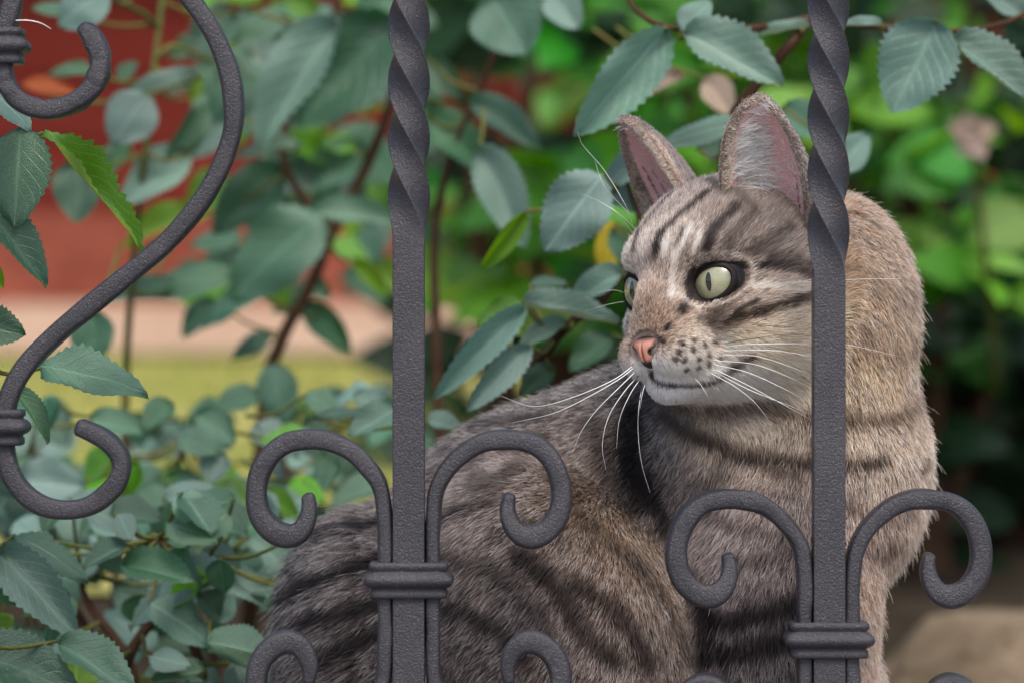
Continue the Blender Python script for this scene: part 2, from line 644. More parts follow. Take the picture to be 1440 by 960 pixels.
# sample hair roots over the coat
tri = np.vstack([bq[:, [0, 1, 2]], bq[:, [0, 2, 3]]])
ta, tb, tc = bv[tri[:, 0]], bv[tri[:, 1]], bv[tri[:, 2]]
tn = np.cross(tb - ta, tc - ta)
area = np.linalg.norm(tn, axis=1) / 2
tn = tn / (2 * area[:, None] + 1e-12)
cen = (ta + tb + tc) / 3


def loc_head(P):
    return (P - HC) @ HM.T


hl = loc_head(cen)
# how much a place belongs to the head
def headness(P):
    l = loc_head(P)
    d = np.sqrt((l[:, 0] / 62) ** 2 + (l[:, 1] / 50) ** 2 + ((l[:, 2] - 6) / 64) ** 2)
    back = np.clip((l[:, 0] + 34) / 16, 0, 1)
    return np.clip((1.06 - d) / 0.12, 0, 1) * np.maximum(back, (l[:, 2] > 26) * 1.0)


hn = headness(cen)
vdir = np.array([0, -D * 1000, 0]) - cen
vdir /= np.linalg.norm(vdir, axis=1)[:, None]
facing = (tn * vdir).sum(1)
vis = np.clip((facing + 0.45) / 0.35, 0.10, 1.0)
low = np.clip((cen[:, 2] + 165) / 30, 0.18, 1.0)
dens = (3.6 + 7.4 * hn) * vis * low
l_nose = np.linalg.norm(hl - np.array([46, 0, -18]), axis=1)
dens *= 1 + 1.0 * np.clip((26 - l_nose) / 10, 0, 1)
cnt = rng.poisson(area * dens)
ti = np.repeat(np.arange(len(tri)), cnt)
N = len(ti)
u, v = rng.random(N), rng.random(N)
fl = u + v > 1
u[fl], v[fl] = 1 - u[fl], 1 - v[fl]
R0 = ta[ti] + (tb - ta)[ti] * u[:, None] + (tc - ta)[ti] * v[:, None]
vn = (bn[tri[ti, 0]] * (1 - u - v)[:, None] + bn[tri[ti, 1]] * u[:, None] + bn[tri[ti, 2]] * v[:, None])
Nn = vn / (np.linalg.norm(vn, axis=1)[:, None] + 1e-9)


def ear_info(P):
    """ear membership 0..1, inside flag, fraction towards the tip, side."""
    memb = np.zeros(len(P)); ins = np.zeros(len(P)); tt = np.zeros(len(P)); qq = np.zeros(len(P)); side = np.zeros(len(P))
    for s_, E_ in EAR.items():
        near = np.linalg.norm(P - (E_['P'].mean(0)), axis=1) < 42
        I = np.where(near)[0]
        for a in range(0, len(I), 20000):
            J = I[a:a + 20000]
            d2 = ((P[J][:, None, :] - E_['P'][None, ::2, :]) ** 2).sum(2)
            k = d2.argmin(1)
            dm = np.sqrt(d2[np.arange(len(J)), k])
            m = np.clip((4.2 - dm) / 1.2, 0, 1) * np.clip((E_['t'][::2][k] + 0.02) / 0.12, 0, 1)
            sd = ((P[J] - E_['P'][::2][k]) * E_['n']).sum(1)
            memb[J] = np.maximum(memb[J], m)
            ins[J] = np.where(m > 0, (sd > 0.2) * 1.0, ins[J])
            tt[J] = np.where(m > 0, E_['t'][::2][k], tt[J])
            qq[J] = np.where(m > 0, E_['q'][::2][k], qq[J])
            side[J] = np.where(m > 0, s_, side[J])
    return memb, ins, tt, qq, side


em, ei, et, eq, es = ear_info(R0)
# bare places: nose leather, eye openings
L = loc_head(R0)
bare = np.zeros(N, bool)
for s_, E_ in EYES.items():
    d = R0 - E_['c']
    ce, ca, cb = d @ E_['e'], d @ E_['A'], d @ E_['B']
    bare |= ((ca / np.where(ca > 0, 9.0, 9.6)) ** 2 + (cb / 6.8) ** 2 < 1) & (ce > 0)
bare |= ((L[:, 1] / 6.6) ** 2 + ((L[:, 2] + 19.0) / 5.4) ** 2 < 1) & (L[:, 0] > 40)
inner_ear = (em > 0.4) & (ei > 0)
bare |= inner_ear & (np.abs(eq - 0.5) < 0.46) & (et < 0.95) & (rng.random(N) < np.where(eq < 0.38, 0.78, 0.94))
keep = ~bare
R0, Nn, em, ei, et, eq, es, L = R0[keep], Nn[keep], em[keep], ei[keep], et[keep], eq[keep], es[keep], L[keep]
inner_ear = inner_ear[keep]
N = len(R0)
H = headness(R0)
facing = (Nn * np.array([0, -1.0, 0])).sum(1)

# --- lie of the coat: flow directions placed on the body, blended
FLOW = [  # picture point, direction (x right, y depth, z up), reach in mm
    (500, 800, (-0.85, 0.25, -0.50), 40), (640, 700, (-0.85, 0.0, -0.40), 40), (700, 850, (-0.62, 0.0, -0.75), 36), (640, 930, (-0.75, 0, -0.6), 36),
    (820, 620, (-0.85, 0.1, -0.45), 36), (850, 780, (-0.40, -0.1, -0.9), 34), (930, 880, (-0.25, -0.1, -0.95), 30), (780, 560, (-0.92, 0.1, -0.35), 30),
    (420, 880, (-0.75, 0.4, -0.6), 36), (1000, 660, (-0.35, 0, -0.9), 26), (960, 610, (-0.45, 0.1, -0.85), 22), (1060, 740, (-0.40, 0, -0.9), 28), (1060, 860, (-0.25, 0, -0.95), 28),
    (1110, 620, (-0.12, -0.1, -1), 26), (1220, 350, (0.55, 0.2, -0.8), 26), (1240, 480, (0.25, 0, -0.95), 28), (1260, 600, (0.30, 0, -0.95), 28),
    (1250, 720, (0.12, 0, -1.0), 28), (1300, 640, (0.75, 0, -0.6), 20), (1210, 850, (0.35, 0, -0.9), 26), (1160, 950, (0.1, 0, -1), 30), (1100, 570, (0.0, -0.1, -1), 20),
]
acc = np.zeros((N, 3)); wsum = np.zeros(N)
for px, py, d, reach in FLOW:
    h = hit(px, py)
    if h is None:
        continue
    w = np.exp(-((R0 - h) ** 2).sum(1) / (2 * reach ** 2)) + 1e-9
    d = np.array(d, float); d /= np.linalg.norm(d)
    acc += w[:, None] * d; wsum += w
body_flow = acc / wsum[:, None]
nose_l = np.array([52.0, 0, -17.0])
hf = L - nose_l
hf[:, 2] *= 1.15
hf = hf @ HM
# cheeks sweep back and down
hf = hf / (np.linalg.norm(hf, axis=1)[:, None] + 1e-9)
low_face = np.clip((-L[:, 2] - 12) / 14, 0, 1)
hf = hf - hU * (0.35 * low_face)[:, None]
flow = body_flow * (1 - H)[:, None] + hf * H[:, None]
for s_, E_ in EAR.items():
    m = (em > 0) & (es == s_)
    d = E_['tip'] - R0[m]; d /= np.linalg.norm(d, axis=1)[:, None] + 1e-9
    inn = ei[m] > 0
    across = (E_['L'] - E_['M']); across /= np.linalg.norm(across)
    d = np.where(inn[:, None], d * 0.45 + across * 0.75 + E_['n'] * 0.45 if s_ > 0 else d * 0.6 - across * 0.35 + E_['n'] * 0.6, d)
    flow[m] = flow[m] * (1 - em[m])[:, None] + d * em[m][:, None]
# swirl noise
for k, (sc, am) in enumerate(((16, 0.22), (6, 0.16))):
    flow += am * np.stack([vnoise(R0, sc, 3 * k + 1), vnoise(R0, sc, 3 * k + 2), vnoise(R0, sc, 3 * k + 3)], 1)
flow -= Nn * (flow * Nn).sum(1)[:, None]
flow /= np.linalg.norm(flow, axis=1)[:, None] + 1e-9

# --- length
dn = np.linalg.norm(L - np.array([46, 0, -17]), axis=1)
face_len = np.interp(dn, [0, 8, 18, 34, 60], [1.5, 2.2, 3.6, 6.0, 8.5])
face_len = np.where(L[:, 2] > 15, np.minimum(face_len, 6.0), face_len)
deye = np.min([np.linalg.norm(R0 - (E_['c'] + E_['e'] * 9), axis=1) for E_ in EYES.values()], axis=0)
face_len = np.minimum(face_len, np.interp(deye, [8, 14, 24], [1.8, 3.2, 9]))
dchin = np.linalg.norm(L - np.array([36, 0, -40]), axis=1)
face_len = np.minimum(face_len, np.interp(dchin, [10, 24], [2.2, 9]))
body_len = np.where(R0[:, 0] > mm(1150, 0, 80)[0], 6.5, 7.6)
body_len = np.where(R0[:, 0] < mm(520, 0, 110)[0], 12.0, body_len)
length = body_len * (1 - H) + face_len * H
length *= 1 + 0.25 * np.clip((R0[:, 0] - mm(1230, 0, 80)[0]) / 20, 0, 1) * (1 - H)
length = np.where(em > 0.2, np.where(ei > 0, np.where(np.abs(eq - 0.5) > 0.45, 2.4, np.where(eq < 0.38, 11.0, 4.0)) * (1.0 - 0.35 * et), 2.6), length)
length = np.where(inner_ear & (es < 0), np.minimum(length, 5.0), length)
length *= rng.uniform(0.65, 1.15, N)
stray = rng.random(N) < 0.018
length = np.where(stray & (H < 0.5), length * 1.5, length)

# --- colour
ANCH = [  # picture point, sRGB of the coat there, reach in mm
    (925, 300, (150, 135, 128), 9), (960, 260, (120, 108, 104), 10), (1000, 250, (112, 102, 98), 9), (1030, 300, (140, 124, 114), 11), (1090, 320, (140, 124, 114), 12),
    (940, 345, (185, 168, 156), 7), (915, 360, (170, 155, 148), 6), (892, 388, (195, 180, 170), 6), (935, 400, (172, 150, 136), 6), (915, 440, (178, 152, 134), 6), (895, 460, (170, 145, 128), 5),
    (920, 470, (165, 132, 110), 5), (950, 465, (168, 142, 120), 6), (1060, 350, (130, 114, 106), 11), (1100, 400, (188, 168, 152), 8), (1000, 430, (172, 152, 138), 7), (1060, 410, (175, 155, 142), 7),
    (970, 500, (222, 208, 194), 7), (930, 520, (240, 230, 228), 6), (950, 550, (240, 232, 232), 7), (1000, 525, (236, 222, 212), 7), (1000, 555, (240, 230, 226), 8), (1050, 540, (242, 230, 220), 9),
    (1050, 475, (226, 196, 168), 9), (1100, 480, (232, 200, 170), 10), (1110, 540, (240, 214, 190), 9), (1130, 450, (204, 180, 156), 9),
    (1220, 330, (165, 136, 110), 12), (1270, 380, (168, 142, 118), 12), (1210, 430, (182, 152, 122), 12), (1280, 470, (170, 142, 114), 12), (1220, 530, (195, 162, 126), 12), (1280, 560, (172, 145, 120), 10),
    (1230, 610, (205, 180, 158), 11), (1300, 640, (205, 176, 152), 10), (1250, 690, (192, 166, 148), 12), (1280, 740, (205, 172, 145), 12), (1220, 760, (160, 136, 124), 11), (1215, 860, (205, 165, 138), 14), (1205, 830, (180, 145, 125), 12),
    (950, 580, (120, 106, 98), 9), (1000, 600, (185, 160, 135), 9), (1060, 610, (200, 174, 148), 10), (1110, 620, (190, 162, 138), 9), (1080, 660, (190, 168, 154), 9), (1000, 660, (150, 132, 124), 11), (1100, 700, (180, 160, 150), 11),
    (920, 610, (66, 60, 62), 9), (930, 680, (72, 66, 68), 10), (1000, 730, (128, 114, 112), 13), (1060, 770, (132, 116, 116), 13), (1080, 850, (105, 92, 94), 13), (1050, 920, (100, 88, 88), 13),  # throat entries carry the fold's shadow along with black stripes
    (860, 560, (92, 84, 82), 12), (800, 560, (98, 88, 84), 12), (740, 580, (90, 82, 80), 12), (840, 640, (140, 120, 110), 13), (760, 640, (136, 118, 110), 13), (690, 660, (134, 116, 108), 13), (640, 620, (96, 84, 80), 12),
    (660, 740, (130, 113, 107), 14), (740, 760, (130, 113, 108), 14), (830, 720, (142, 118, 96), 13), (880, 760, (146, 118, 92), 13), (800, 810, (132, 114, 108), 14), (900, 830, (134, 110, 96), 13), (950, 860, (118, 100, 92), 13), (700, 880, (124, 108, 104), 14),
    (800, 920, (122, 106, 102), 14), (900, 930, (128, 108, 98), 14), (640, 930, (122, 106, 100), 14), (500, 760, (92, 80, 80), 12), (480, 850, (84, 73, 74), 12), (430, 800, (34, 31, 36), 12), (410, 880, (58, 50, 54), 12), (470, 720, (54, 48, 52), 10), (520, 680, (84, 74, 72), 10),
    (480, 930, (98, 85, 82), 14), (560, 700, (110, 96, 90), 12),
]
acc = np.zeros((N, 3)); wsum = np.zeros(N)
for px, py, c, reach in ANCH:
    h = hit(px, py)
    if h is None:
        continue
    w = np.exp(-((R0 - h) ** 2).sum(1) / (2 * (reach * 1.0) ** 2)) / reach ** 2 + 1e-12 * np.exp(-((R0 - h) ** 2).sum(1) / 9000)
    acc += w[:, None] * srgb(*c); wsum += w
base = acc / wsum[:, None]
bm_l = base.mean(1, keepdims=True)
base = (bm_l + (base - bm_l) * 0.95).clip(0.005, 0.92)

MARK = [  # picture polyline, half width mm, strength, sRGB
    # forehead bars
    ([(976, 252), (940, 285), (907, 322), (893, 352)], 1.5, .85, (58, 50, 50)), ([(998, 272), (950, 312), (928, 340), (922, 360)], 1.5, .85, (58, 50, 50)),
    ([(1036, 292), (1005, 323), (993, 352)], 2.1, .75, (66, 56, 54)), ([(965, 325), (956, 345), (953, 360)], 1.4, .9, (58, 50, 50)), ([(930, 330), (924, 356)], 1.2, .85, (60, 52, 52)),
    ([(950, 240), (985, 250), (1020, 272)], 2.2, .6, (66, 58, 56)), ([(925, 270), (905, 290), (895, 310)], 1.4, .8, (58, 50, 50)), ([(1000, 232), (1025, 260), (1060, 295)], 2.0, .5, (74, 64, 60)),
    ([(1060, 300), (1030, 330), (1025, 350)], 2.0, .5, (80, 68, 62)), ([(1110, 320), (1070, 345), (1050, 358)], 2.2, .5, (80, 68, 62)),
    # line behind the eye, cheek bars
    ([(1030, 371), (1060, 374), (1085, 375), (1118, 383), (1160, 398)], 1.5, .97, (40, 34, 34)), ([(1085, 362), (1120, 370), (1160, 380)], 2.4, .6, (72, 60, 56)),
    ([(1022, 452), (1048, 432), (1066, 424)], 1.2, .8, (66, 54, 48)), ([(1042, 446), (1070, 437), (1118, 424), (1160, 412)], 1.8, .85, (76, 60, 50)), ([(1050, 395), (1020, 430), (1005, 448)], 2.6, .5, (98, 84, 76)),
    ([(985, 448), (1015, 458), (1040, 450)], 1.6, .5, (110, 92, 80)),
    # beside the nose
    ([(968, 420), (959, 437)], 2.0, .75, (58, 47, 45)), ([(941, 458), (938, 463)], 1.2, .8, (50, 42, 42)), ([(897, 478), (915, 472), (934, 480)], 1.4, .7, (88, 72, 66)),
    ([(890, 425), (885, 450)], 1.4, .5, (110, 92, 84)),
    # pale streaks
    ([(972, 322), (958, 348), (946, 366)], 1.3, .75, (225, 212, 202)), ([(952, 356), (946, 385), (944, 415)], 1.5, .7, (215, 200, 190)), ([(985, 330), (975, 355)], 1.2, .75, (222, 208, 198)),
    ([(940, 335), (934, 360)], 1.1, .7, (220, 206, 196)), ([(915, 330), (905, 356)], 1.1, .6, (212, 198, 188)), ([(990, 428), (1012, 420), (1030, 402)], 1.4, .7, (215, 198, 182)), ([(1060, 400), (1090, 404), (1130, 408)], 1.6, .6, (215, 200, 186)),
    ([(884, 420), (880, 432)], 1.2, .7, (225, 212, 204)),
    # mouth
    ([(1030, 515), (1046, 508), (1060, 500)], 1.5, .92, (44, 36, 36)),
    ([(917, 522), (921, 535), (940, 541), (970, 542), (1000, 537), (1024, 524), (1045, 510)], 1.15, .95, (52, 42, 44)),
    # necklaces
    ([(934, 584), (979, 614), (1034, 634), (1090, 648), (1139, 656), (1190, 657), (1240, 650)], 2.6, .85, (74, 58, 50)), ([(1292, 662), (1310, 645), (1320, 628)], 2.2, .85, (78, 56, 50)),
    ([(1000, 574), (1050, 574), (1090, 578), (1139, 590), (1187, 592), (1250, 592), (1288, 572), (1305, 528)], 3.4, .6, (106, 82, 62)), ([(960, 600), (1010, 628), (1060, 655), (1120, 676)], 2.2, .55, (96, 80, 72)),
    ([(1200, 470), (1250, 500), (1290, 500)], 4, .28, (120, 94, 72)), ([(1195, 380), (1240, 420), (1280, 425)], 5, .25, (120, 96, 76)),
    ([(1195, 715), (1240, 730), (1280, 715)], 3, .45, (110, 86, 76)), ([(1195, 770), (1230, 780), (1255, 770)], 4, .45, (104, 84, 78)),
    # shoulder and fore leg: shade of the folds painted in
    ([(985, 842), (1012, 872), (1060, 868), (1121, 852)], 4, .8, (52, 44, 48)), ([(1020, 925), (1080, 905), (1120, 900)], 4.5, .7, (52, 44, 46)), ([(990, 720), (1040, 745), (1100, 760)], 3, .5, (78, 66, 68)),
    ([(1030, 798), (1075, 790), (1118, 776)], 3, .5, (74, 64, 66)), ([(985, 680), (1040, 690), (1110, 700)], 3, .35, (90, 78, 76)), ([(1030, 640), (1000, 690), (1000, 740)], 3, .35, (80, 72, 72)),
    # throat: black bars, with the shadow of the fold painted in
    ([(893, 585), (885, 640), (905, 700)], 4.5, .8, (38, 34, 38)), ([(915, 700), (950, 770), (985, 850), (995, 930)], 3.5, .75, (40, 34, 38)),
    # flank and haunch: stripes, plus painted shading of the wrinkle folds
    ([(664, 640), (674, 690), (716, 668)], 3.5, .55, (66, 54, 50)), ([(727, 781), (777, 827), (818, 893), (860, 930)], 3.2, .72, (58, 48, 48)), ([(802, 822), (860, 862), (905, 935)], 3.2, .7, (58, 48, 48)),
    ([(612, 738), (650, 722), (690, 712)], 2.6, .65, (54, 46, 46)), ([(612, 852), (650, 862), (690, 880), (740, 930)], 3, .6, (60, 50, 50)), ([(620, 790), (680, 800), (730, 840), (770, 890)], 2.8, .5, (70, 60, 58)),
    ([(640, 605), (700, 600), (760, 590)], 3, .6, (60, 52, 50)), ([(830, 600), (850, 660), (890, 720)], 3.5, .5, (76, 64, 58)), ([(760, 620), (790, 700), (850, 770), (900, 800)], 3.0, .45, (84, 68, 58)),
    ([(880, 790), (930, 850), (960, 930)], 3, .5, (70, 58, 54)), ([(700, 620), (730, 660)], 3, .4, (78, 66, 60)),
    ([(462, 722), (500, 700), (545, 682)], 2.6, .8, (36, 32, 36)), ([(430, 772), (480, 752), (545, 732)], 2.8, .8, (38, 34, 38)), ([(405, 852), (460, 820), (545, 786)], 3, .8, (36, 32, 36)),
    ([(430, 880), (480, 868), (545, 846)], 2.8, .75, (42, 36, 40)), ([(450, 935), (500, 905), (545, 890)], 2.8, .7, (46, 40, 42)), ([(690, 760), (740, 745), (790, 760)], 2.4, .4, (76, 64, 62)),
]
SPOTS = [(960, 485), (975, 480), (956, 495), (974, 492), (989, 486), (951, 505), (963, 506), (981, 505), (995, 500), (1005, 482), (965, 518), (981, 516), (996, 512), (1014, 503)]


def surf_line(poly):
    pts = []
    for i in range(len(poly) - 1):
        a, b = np.array(poly[i], float), np.array(poly[i + 1], float)
        n = max(2, int(np.linalg.norm(b - a) / 5))
        for t in np.linspace(0, 1, n, endpoint=False):
            pts.append(a + (b - a) * t)
    pts.append(np.array(poly[-1], float))
    if len(poly) > 2:
        pts = smooth_path(poly, len(pts))
    out = [hit(*p) for p in pts]
    return np.array([o for o in out if o is not None])


def near_line(P, line):
    lo, hi = line.min(0) - 12, line.max(0) + 12
    I = np.where(((P > lo) & (P < hi)).all(1))[0]
    d = np.full(len(P), 99.0)
    for a in range(0, len(I), 30000):
        J = I[a:a + 30000]
        best = np.full(len(J), 1e9)
        for q in line:
            best = np.minimum(best, ((P[J] - q) ** 2).sum(1))
        d[J] = np.sqrt(best)
    return d


# markings lie on the coat as it shows, so they are judged along each hair (root half and tip half)
base0 = base
bases, darks = [], []
wv = 1 + 0.30 * vnoise(R0, 4, 31)
jitm = rng.random(N)
LINES = [(surf_line(poly), hw2 * (1.2 if poly[0][0] < 900 and poly[0][1] > 580 else 1.0), min(1.0, st * 1.15), c) for poly, hw2, st, c in MARK]
for frac in (0.25, 0.90):
    Pm = R0 + flow * (length * frac * 0.92)[:, None]
    bs = base0.copy(); dk = np.zeros(N)
    for line, hw2, st, c in LINES:
        if len(line) < 2:
            continue
        d = near_line(Pm, line) * wv
        a = np.clip(1.12 * st * np.clip((hw2 * 1.45 - d) / (hw2 * 0.75), 0, 1), 0, 1) * (0.84 + 0.32 * jitm).clip(0, 1)
        bs = bs * (1 - a)[:, None] + srgb(*c) * (0.55 if sum(c) < 330 else 1.1) * a[:, None]
        if sum(c) < 330:
            dk = np.maximum(dk, a)
    for p in SPOTS:
        h = hit(*p)
        if h is not None:
            a = np.clip((1.65 - np.linalg.norm(Pm - h, axis=1)) / 0.6, 0, 1) * 0.97
            bs = bs * (1 - a)[:, None] + srgb(34, 27, 29) * a[:, None]
            dk = np.maximum(dk, a)
    bases.append(bs); darks.append(dk)
base, dark = bases[0], darks[0]
# rim of the eyes: dark, then a pale ring; ears: pale fringe and rosy inside, darker backs
earc = np.where((ei > 0)[:, None], srgb(248, 238, 232)[None, :], srgb(128, 112, 106)[None, :])
rim = np.clip((np.abs(eq - 0.5) - 0.43) / 0.04, 0, 1)
earc = earc * (1 - 0.8 * rim)[:, None] + srgb(190, 162, 142) * (0.8 * rim)[:, None]
for bs, dk in zip(bases, darks):
    for s_, E_ in EYES.items():
        d = R0 - E_['c']
        ca, cb = d @ E_['A'], d @ E_['B']
        q = np.sqrt((ca / np.where(ca > 0, 9.1, 9.6)) ** 2 + (cb / 7.1) ** 2)
        a = np.clip((np.where(ca < -4, 1.24, 1.10) - q) / 0.08, 0, 1) * (d @ E_['e'] > 0) * 0.95
        bs[:] = bs * (1 - a)[:, None] + srgb(36, 28, 28) * a[:, None]
        dk[:] = np.maximum(dk, a)
        b_ = np.clip(1 - np.abs(q - 1.38) / 0.14, 0, 1) * (d @ E_['e'] > 0) * np.where(cb < 2, 0.8, 0.55)
        bs[:] = bs * (1 - b_)[:, None] + srgb(226, 210, 196) * b_[:, None]
    bs[:] = bs * (1 - em)[:, None] + earc * em[:, None]
    dk *= (1 - em)

HAIR_POW = 1.06
# --- the hairs themselves
K = 5
tpar = np.linspace(0, 1, K)
lift = np.where(H > 0.5, 0.30, 0.48) + 0.10 * vnoise(R0, 9, 50) + rng.normal(0, 0.07, N)
lift = np.where(em > 0.3, np.where(ei > 0, 0.7, 0.25), lift)
lift = np.where(stray, lift + 0.35, lift)
jit = rng.normal(0, 1, (N, 3)) * np.where(inner_ear, 0.28, np.where(H > 0.5, 0.14, 0.2))[:, None]
d0 = flow + Nn * lift[:, None] + jit
d0 /= np.linalg.norm(d0, axis=1)[:, None]
# tufts: tips drawn towards shared centres
cell = np.where(H > 0.5, 0.85, 1.7)
ci = np.floor(R0 / cell[:, None])
bestd = np.full(N, 1e9); bestc = R0.copy()
for dx in (-1, 0, 1):
    for dy in (-1, 0, 1):
        for dz in (-1, 0, 1):
            c_ = ci + np.array([dx, dy, dz])
            q = (c_ + np.stack([hash3(c_, 1), hash3(c_, 2), hash3(c_, 3)], 1)) * cell[:, None]
            dd = ((q - R0) ** 2).sum(1)
            m = dd < bestd
            bestd[m] = dd[m]; bestc[m] = q[m]
pull = (bestc - R0)
pull -= Nn * (pull * Nn).sum(1)[:, None]
clump = np.where(H > 0.5, 0.5, 0.62) * rng.uniform(0.5, 1.1, N)
cid = hash3(np.round(bestc * 8), 5)
cid2 = hash3(np.round(bestc * 8), 9)
clump = np.where(em > 0.3, 0.1, clump)
P = np.empty((N, K, 3))
for k, t in enumerate(tpar):
    bend = d0 * (t * length)[:, None] - Nn * ((0.16 * t * t) * length * np.clip(lift, 0, 1) * 1.5)[:, None]
    bend[:, 2] -= 0.10 * t * t * length * (1 - H)
    P[:, k] = R0 + bend + pull * (clump * t ** 1.4)[:, None]
# nothing pokes through the bars
P[:, :, 1] = np.maximum(P[:, :, 1], 7.0 + (P[:, :, 1] - 7.0).clip(-1, 0) * 0.1)

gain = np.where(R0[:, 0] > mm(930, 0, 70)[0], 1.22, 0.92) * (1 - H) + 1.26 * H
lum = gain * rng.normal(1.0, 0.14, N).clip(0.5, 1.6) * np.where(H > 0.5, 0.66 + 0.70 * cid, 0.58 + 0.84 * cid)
tip_pale = (0.7 * cid2 + 0.3 * rng.random(N)) < np.where(H > 0.5, 0.25, 0.46)
col = np.empty((N, K, 4)); col[..., 3] = 1
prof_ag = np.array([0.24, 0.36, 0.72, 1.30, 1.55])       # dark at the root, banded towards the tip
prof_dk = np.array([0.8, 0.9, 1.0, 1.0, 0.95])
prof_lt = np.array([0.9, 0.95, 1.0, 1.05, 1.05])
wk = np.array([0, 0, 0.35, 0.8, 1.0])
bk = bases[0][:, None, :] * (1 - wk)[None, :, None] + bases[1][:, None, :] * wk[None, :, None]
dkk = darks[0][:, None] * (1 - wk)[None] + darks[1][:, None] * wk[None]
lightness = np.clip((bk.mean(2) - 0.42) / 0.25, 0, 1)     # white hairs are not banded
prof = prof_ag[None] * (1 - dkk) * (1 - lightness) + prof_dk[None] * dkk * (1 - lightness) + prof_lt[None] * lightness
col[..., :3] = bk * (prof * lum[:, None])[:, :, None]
amt = np.array([0, 0, 0.05, 0.5, 1.0])
pc = bk * 0.20 + srgb(244, 234, 228) * 0.80
pa = amt[None, :] * (tip_pale * np.where(H > 0.5, 0.6, 0.95))[:, None] * (1 - lightness) * np.clip(1 - dkk * 1.3, 0, 1)
col[..., :3] = col[..., :3] * (1 - pa)[..., None] + pc * pa[..., None]
cid3 = hash3(np.round(bestc * 8), 13)
blk = ((0.75 * cid3 + 0.25 * rng.random(N)) < np.where(H > 0.5, 0.26, 0.24)) & (em < 0.2)
ba = np.array([0, 0.1, 0.3, 0.7, 0.9])[None, :] * (blk * 0.75)[:, None] * (lightness < 0.2)
col[..., :3] = col[..., :3] * (1 - ba)[..., None] + srgb(40, 33, 33) * ba[..., None]
lu = col[..., :3].mean(2).clip(1e-4, 1)
col[..., :3] = (col[..., :3] * (lu ** ((HAIR_POW - 1) * (1 - 0.75 * lightness)))[..., None]).clip(0.004, 0.90)

rad0 = np.where(H > 0.5, 0.078, 0.105) * rng.uniform(0.75, 1.2, N)
rad0 = np.where(em > 0.3, np.where(inner_ear, 0.10, 0.07), rad0)
rad0 = rad0 / np.sqrt(np.clip((facing + 0.75) / 0.35, 0.25, 1.0))
taper = np.array([1.0, 1.0, 0.9, 0.68, 0.22])


def hair_material():
    m = bpy.data.materials.new('tabby_hair')
    m.use_nodes = True
    n, l = m.node_tree.nodes, m.node_tree.links
    n.remove(n['Principled BSDF'])
    at_ = n.new('ShaderNodeAttribute'); at_.attribute_name = 'hair_colour'
    h = n.new('ShaderNodeBsdfHairPrincipled')
    h.parametrization = 'COLOR'
    h.inputs['Roughness'].default_value = 0.42
    h.inputs['Radial Roughness'].default_value = 0.65
    h.inputs['Coat'].default_value = 0.0
    h.inputs['Random Roughness'].default_value = 0.2
    l.new(at_.outputs['Color'], h.inputs['Color'])
    # the outer guard hairs scatter like a matt pile, the rest like clear hair
    d_ = n.new('ShaderNodeBsdfDiffuse')
    l.new(at_.outputs['Color'], d_.inputs['Color'])
    mx_ = n.new('ShaderNodeMixShader'); mx_.inputs[0].default_value = 0.42
    l.new(d_.outputs[0], mx_.inputs[1]); l.new(h.outputs[0], mx_.inputs[2])
    l.new(mx_.outputs[0], n['Material Output'].inputs['Surface'])
    return m


hc = bpy.data.hair_curves.new('fur')
hc.add_curves([K] * N)
hc.attributes['position'].data.foreach_set('vector', ((P * MM) + np.array([0, 0, ZC])).astype(np.float32).ravel())
ra = hc.attributes.get('radius') or hc.attributes.new('radius', 'FLOAT', 'POINT')
ra.data.foreach_set('value', ((rad0[:, None] * taper[None]) * MM).astype(np.float32).ravel())
ca_ = hc.attributes.new('hair_colour', 'FLOAT_COLOR', 'POINT')
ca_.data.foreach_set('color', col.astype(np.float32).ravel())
hc.materials.append(hair_material())
fur = bpy.data.objects.new('fur', hc)
link(fur, cat_root)
fur['kind'] = 'stuff'
print('hairs', N)

# --- skin under the coat
vcol_em, vcol_ei, vt, vq, _ = ear_info(bv)
vb = BVHTree  # (kept for clarity: the coat's own tree is TREE)
sub_i = rng.choice(N, size=min(N, 6000), replace=False)
from mathutils.kdtree import KDTree
kd = KDTree(len(sub_i))
for k, i in enumerate(sub_i):
    kd.insert(R0[i], k)
kd.balance()
vc = np.ones((len(bv), 4))
near = np.array([kd.find(p)[1] for p in bv])
vc[:, :3] = base[sub_i[near]] * 0.42  # coat colour darkened to put shade into the gaps between hairs
ear_in = (vcol_em > 0.4) & (vcol_ei > 0) & (np.abs(vq - 0.5) < 0.46) & (vt < 0.95)
pink = srgb(222, 172, 172)
vc[ear_in, :3] = pink
for s_, E_ in EYES.items():
    d = bv - E_['c']
    q = (d @ E_['A'] / 12) ** 2 + (d @ E_['B'] / 10.5) ** 2
    vc[(q < 1) & (d @ E_['e'] > -4), :3] = srgb(38, 28, 28)
bm_ = MatB('cat_skin')
at_ = bm_.add('ShaderNodeAttribute'); at_.attribute_name = 'skin_colour'
bm_.l.new(at_.outputs['Color'], bm_.p.inputs['Base Color'])
bm_.p.inputs['Roughness'].default_value = 0.7
bm_.p.inputs['Subsurface Weight'].default_value = 0.25
bm_.p.inputs['Subsurface Radius'].default_value = (0.004, 0.0016, 0.001)
bm_.p.inputs['Subsurface Scale'].default_value = 0.6
body = mesh_obj('body', bv * MM + np.array([0, 0, ZC]), bq, bm_.m, cat_root)
vca = body.data.attributes.new('skin_colour', 'FLOAT_COLOR', 'POINT')
vca.data.foreach_set('color', vc.astype(np.float32).ravel())


# ---------------------------------------------------------------- eyes, nose, whiskers
def W(p):
    return np.asarray(p) * MM + np.array([0, 0, ZC])


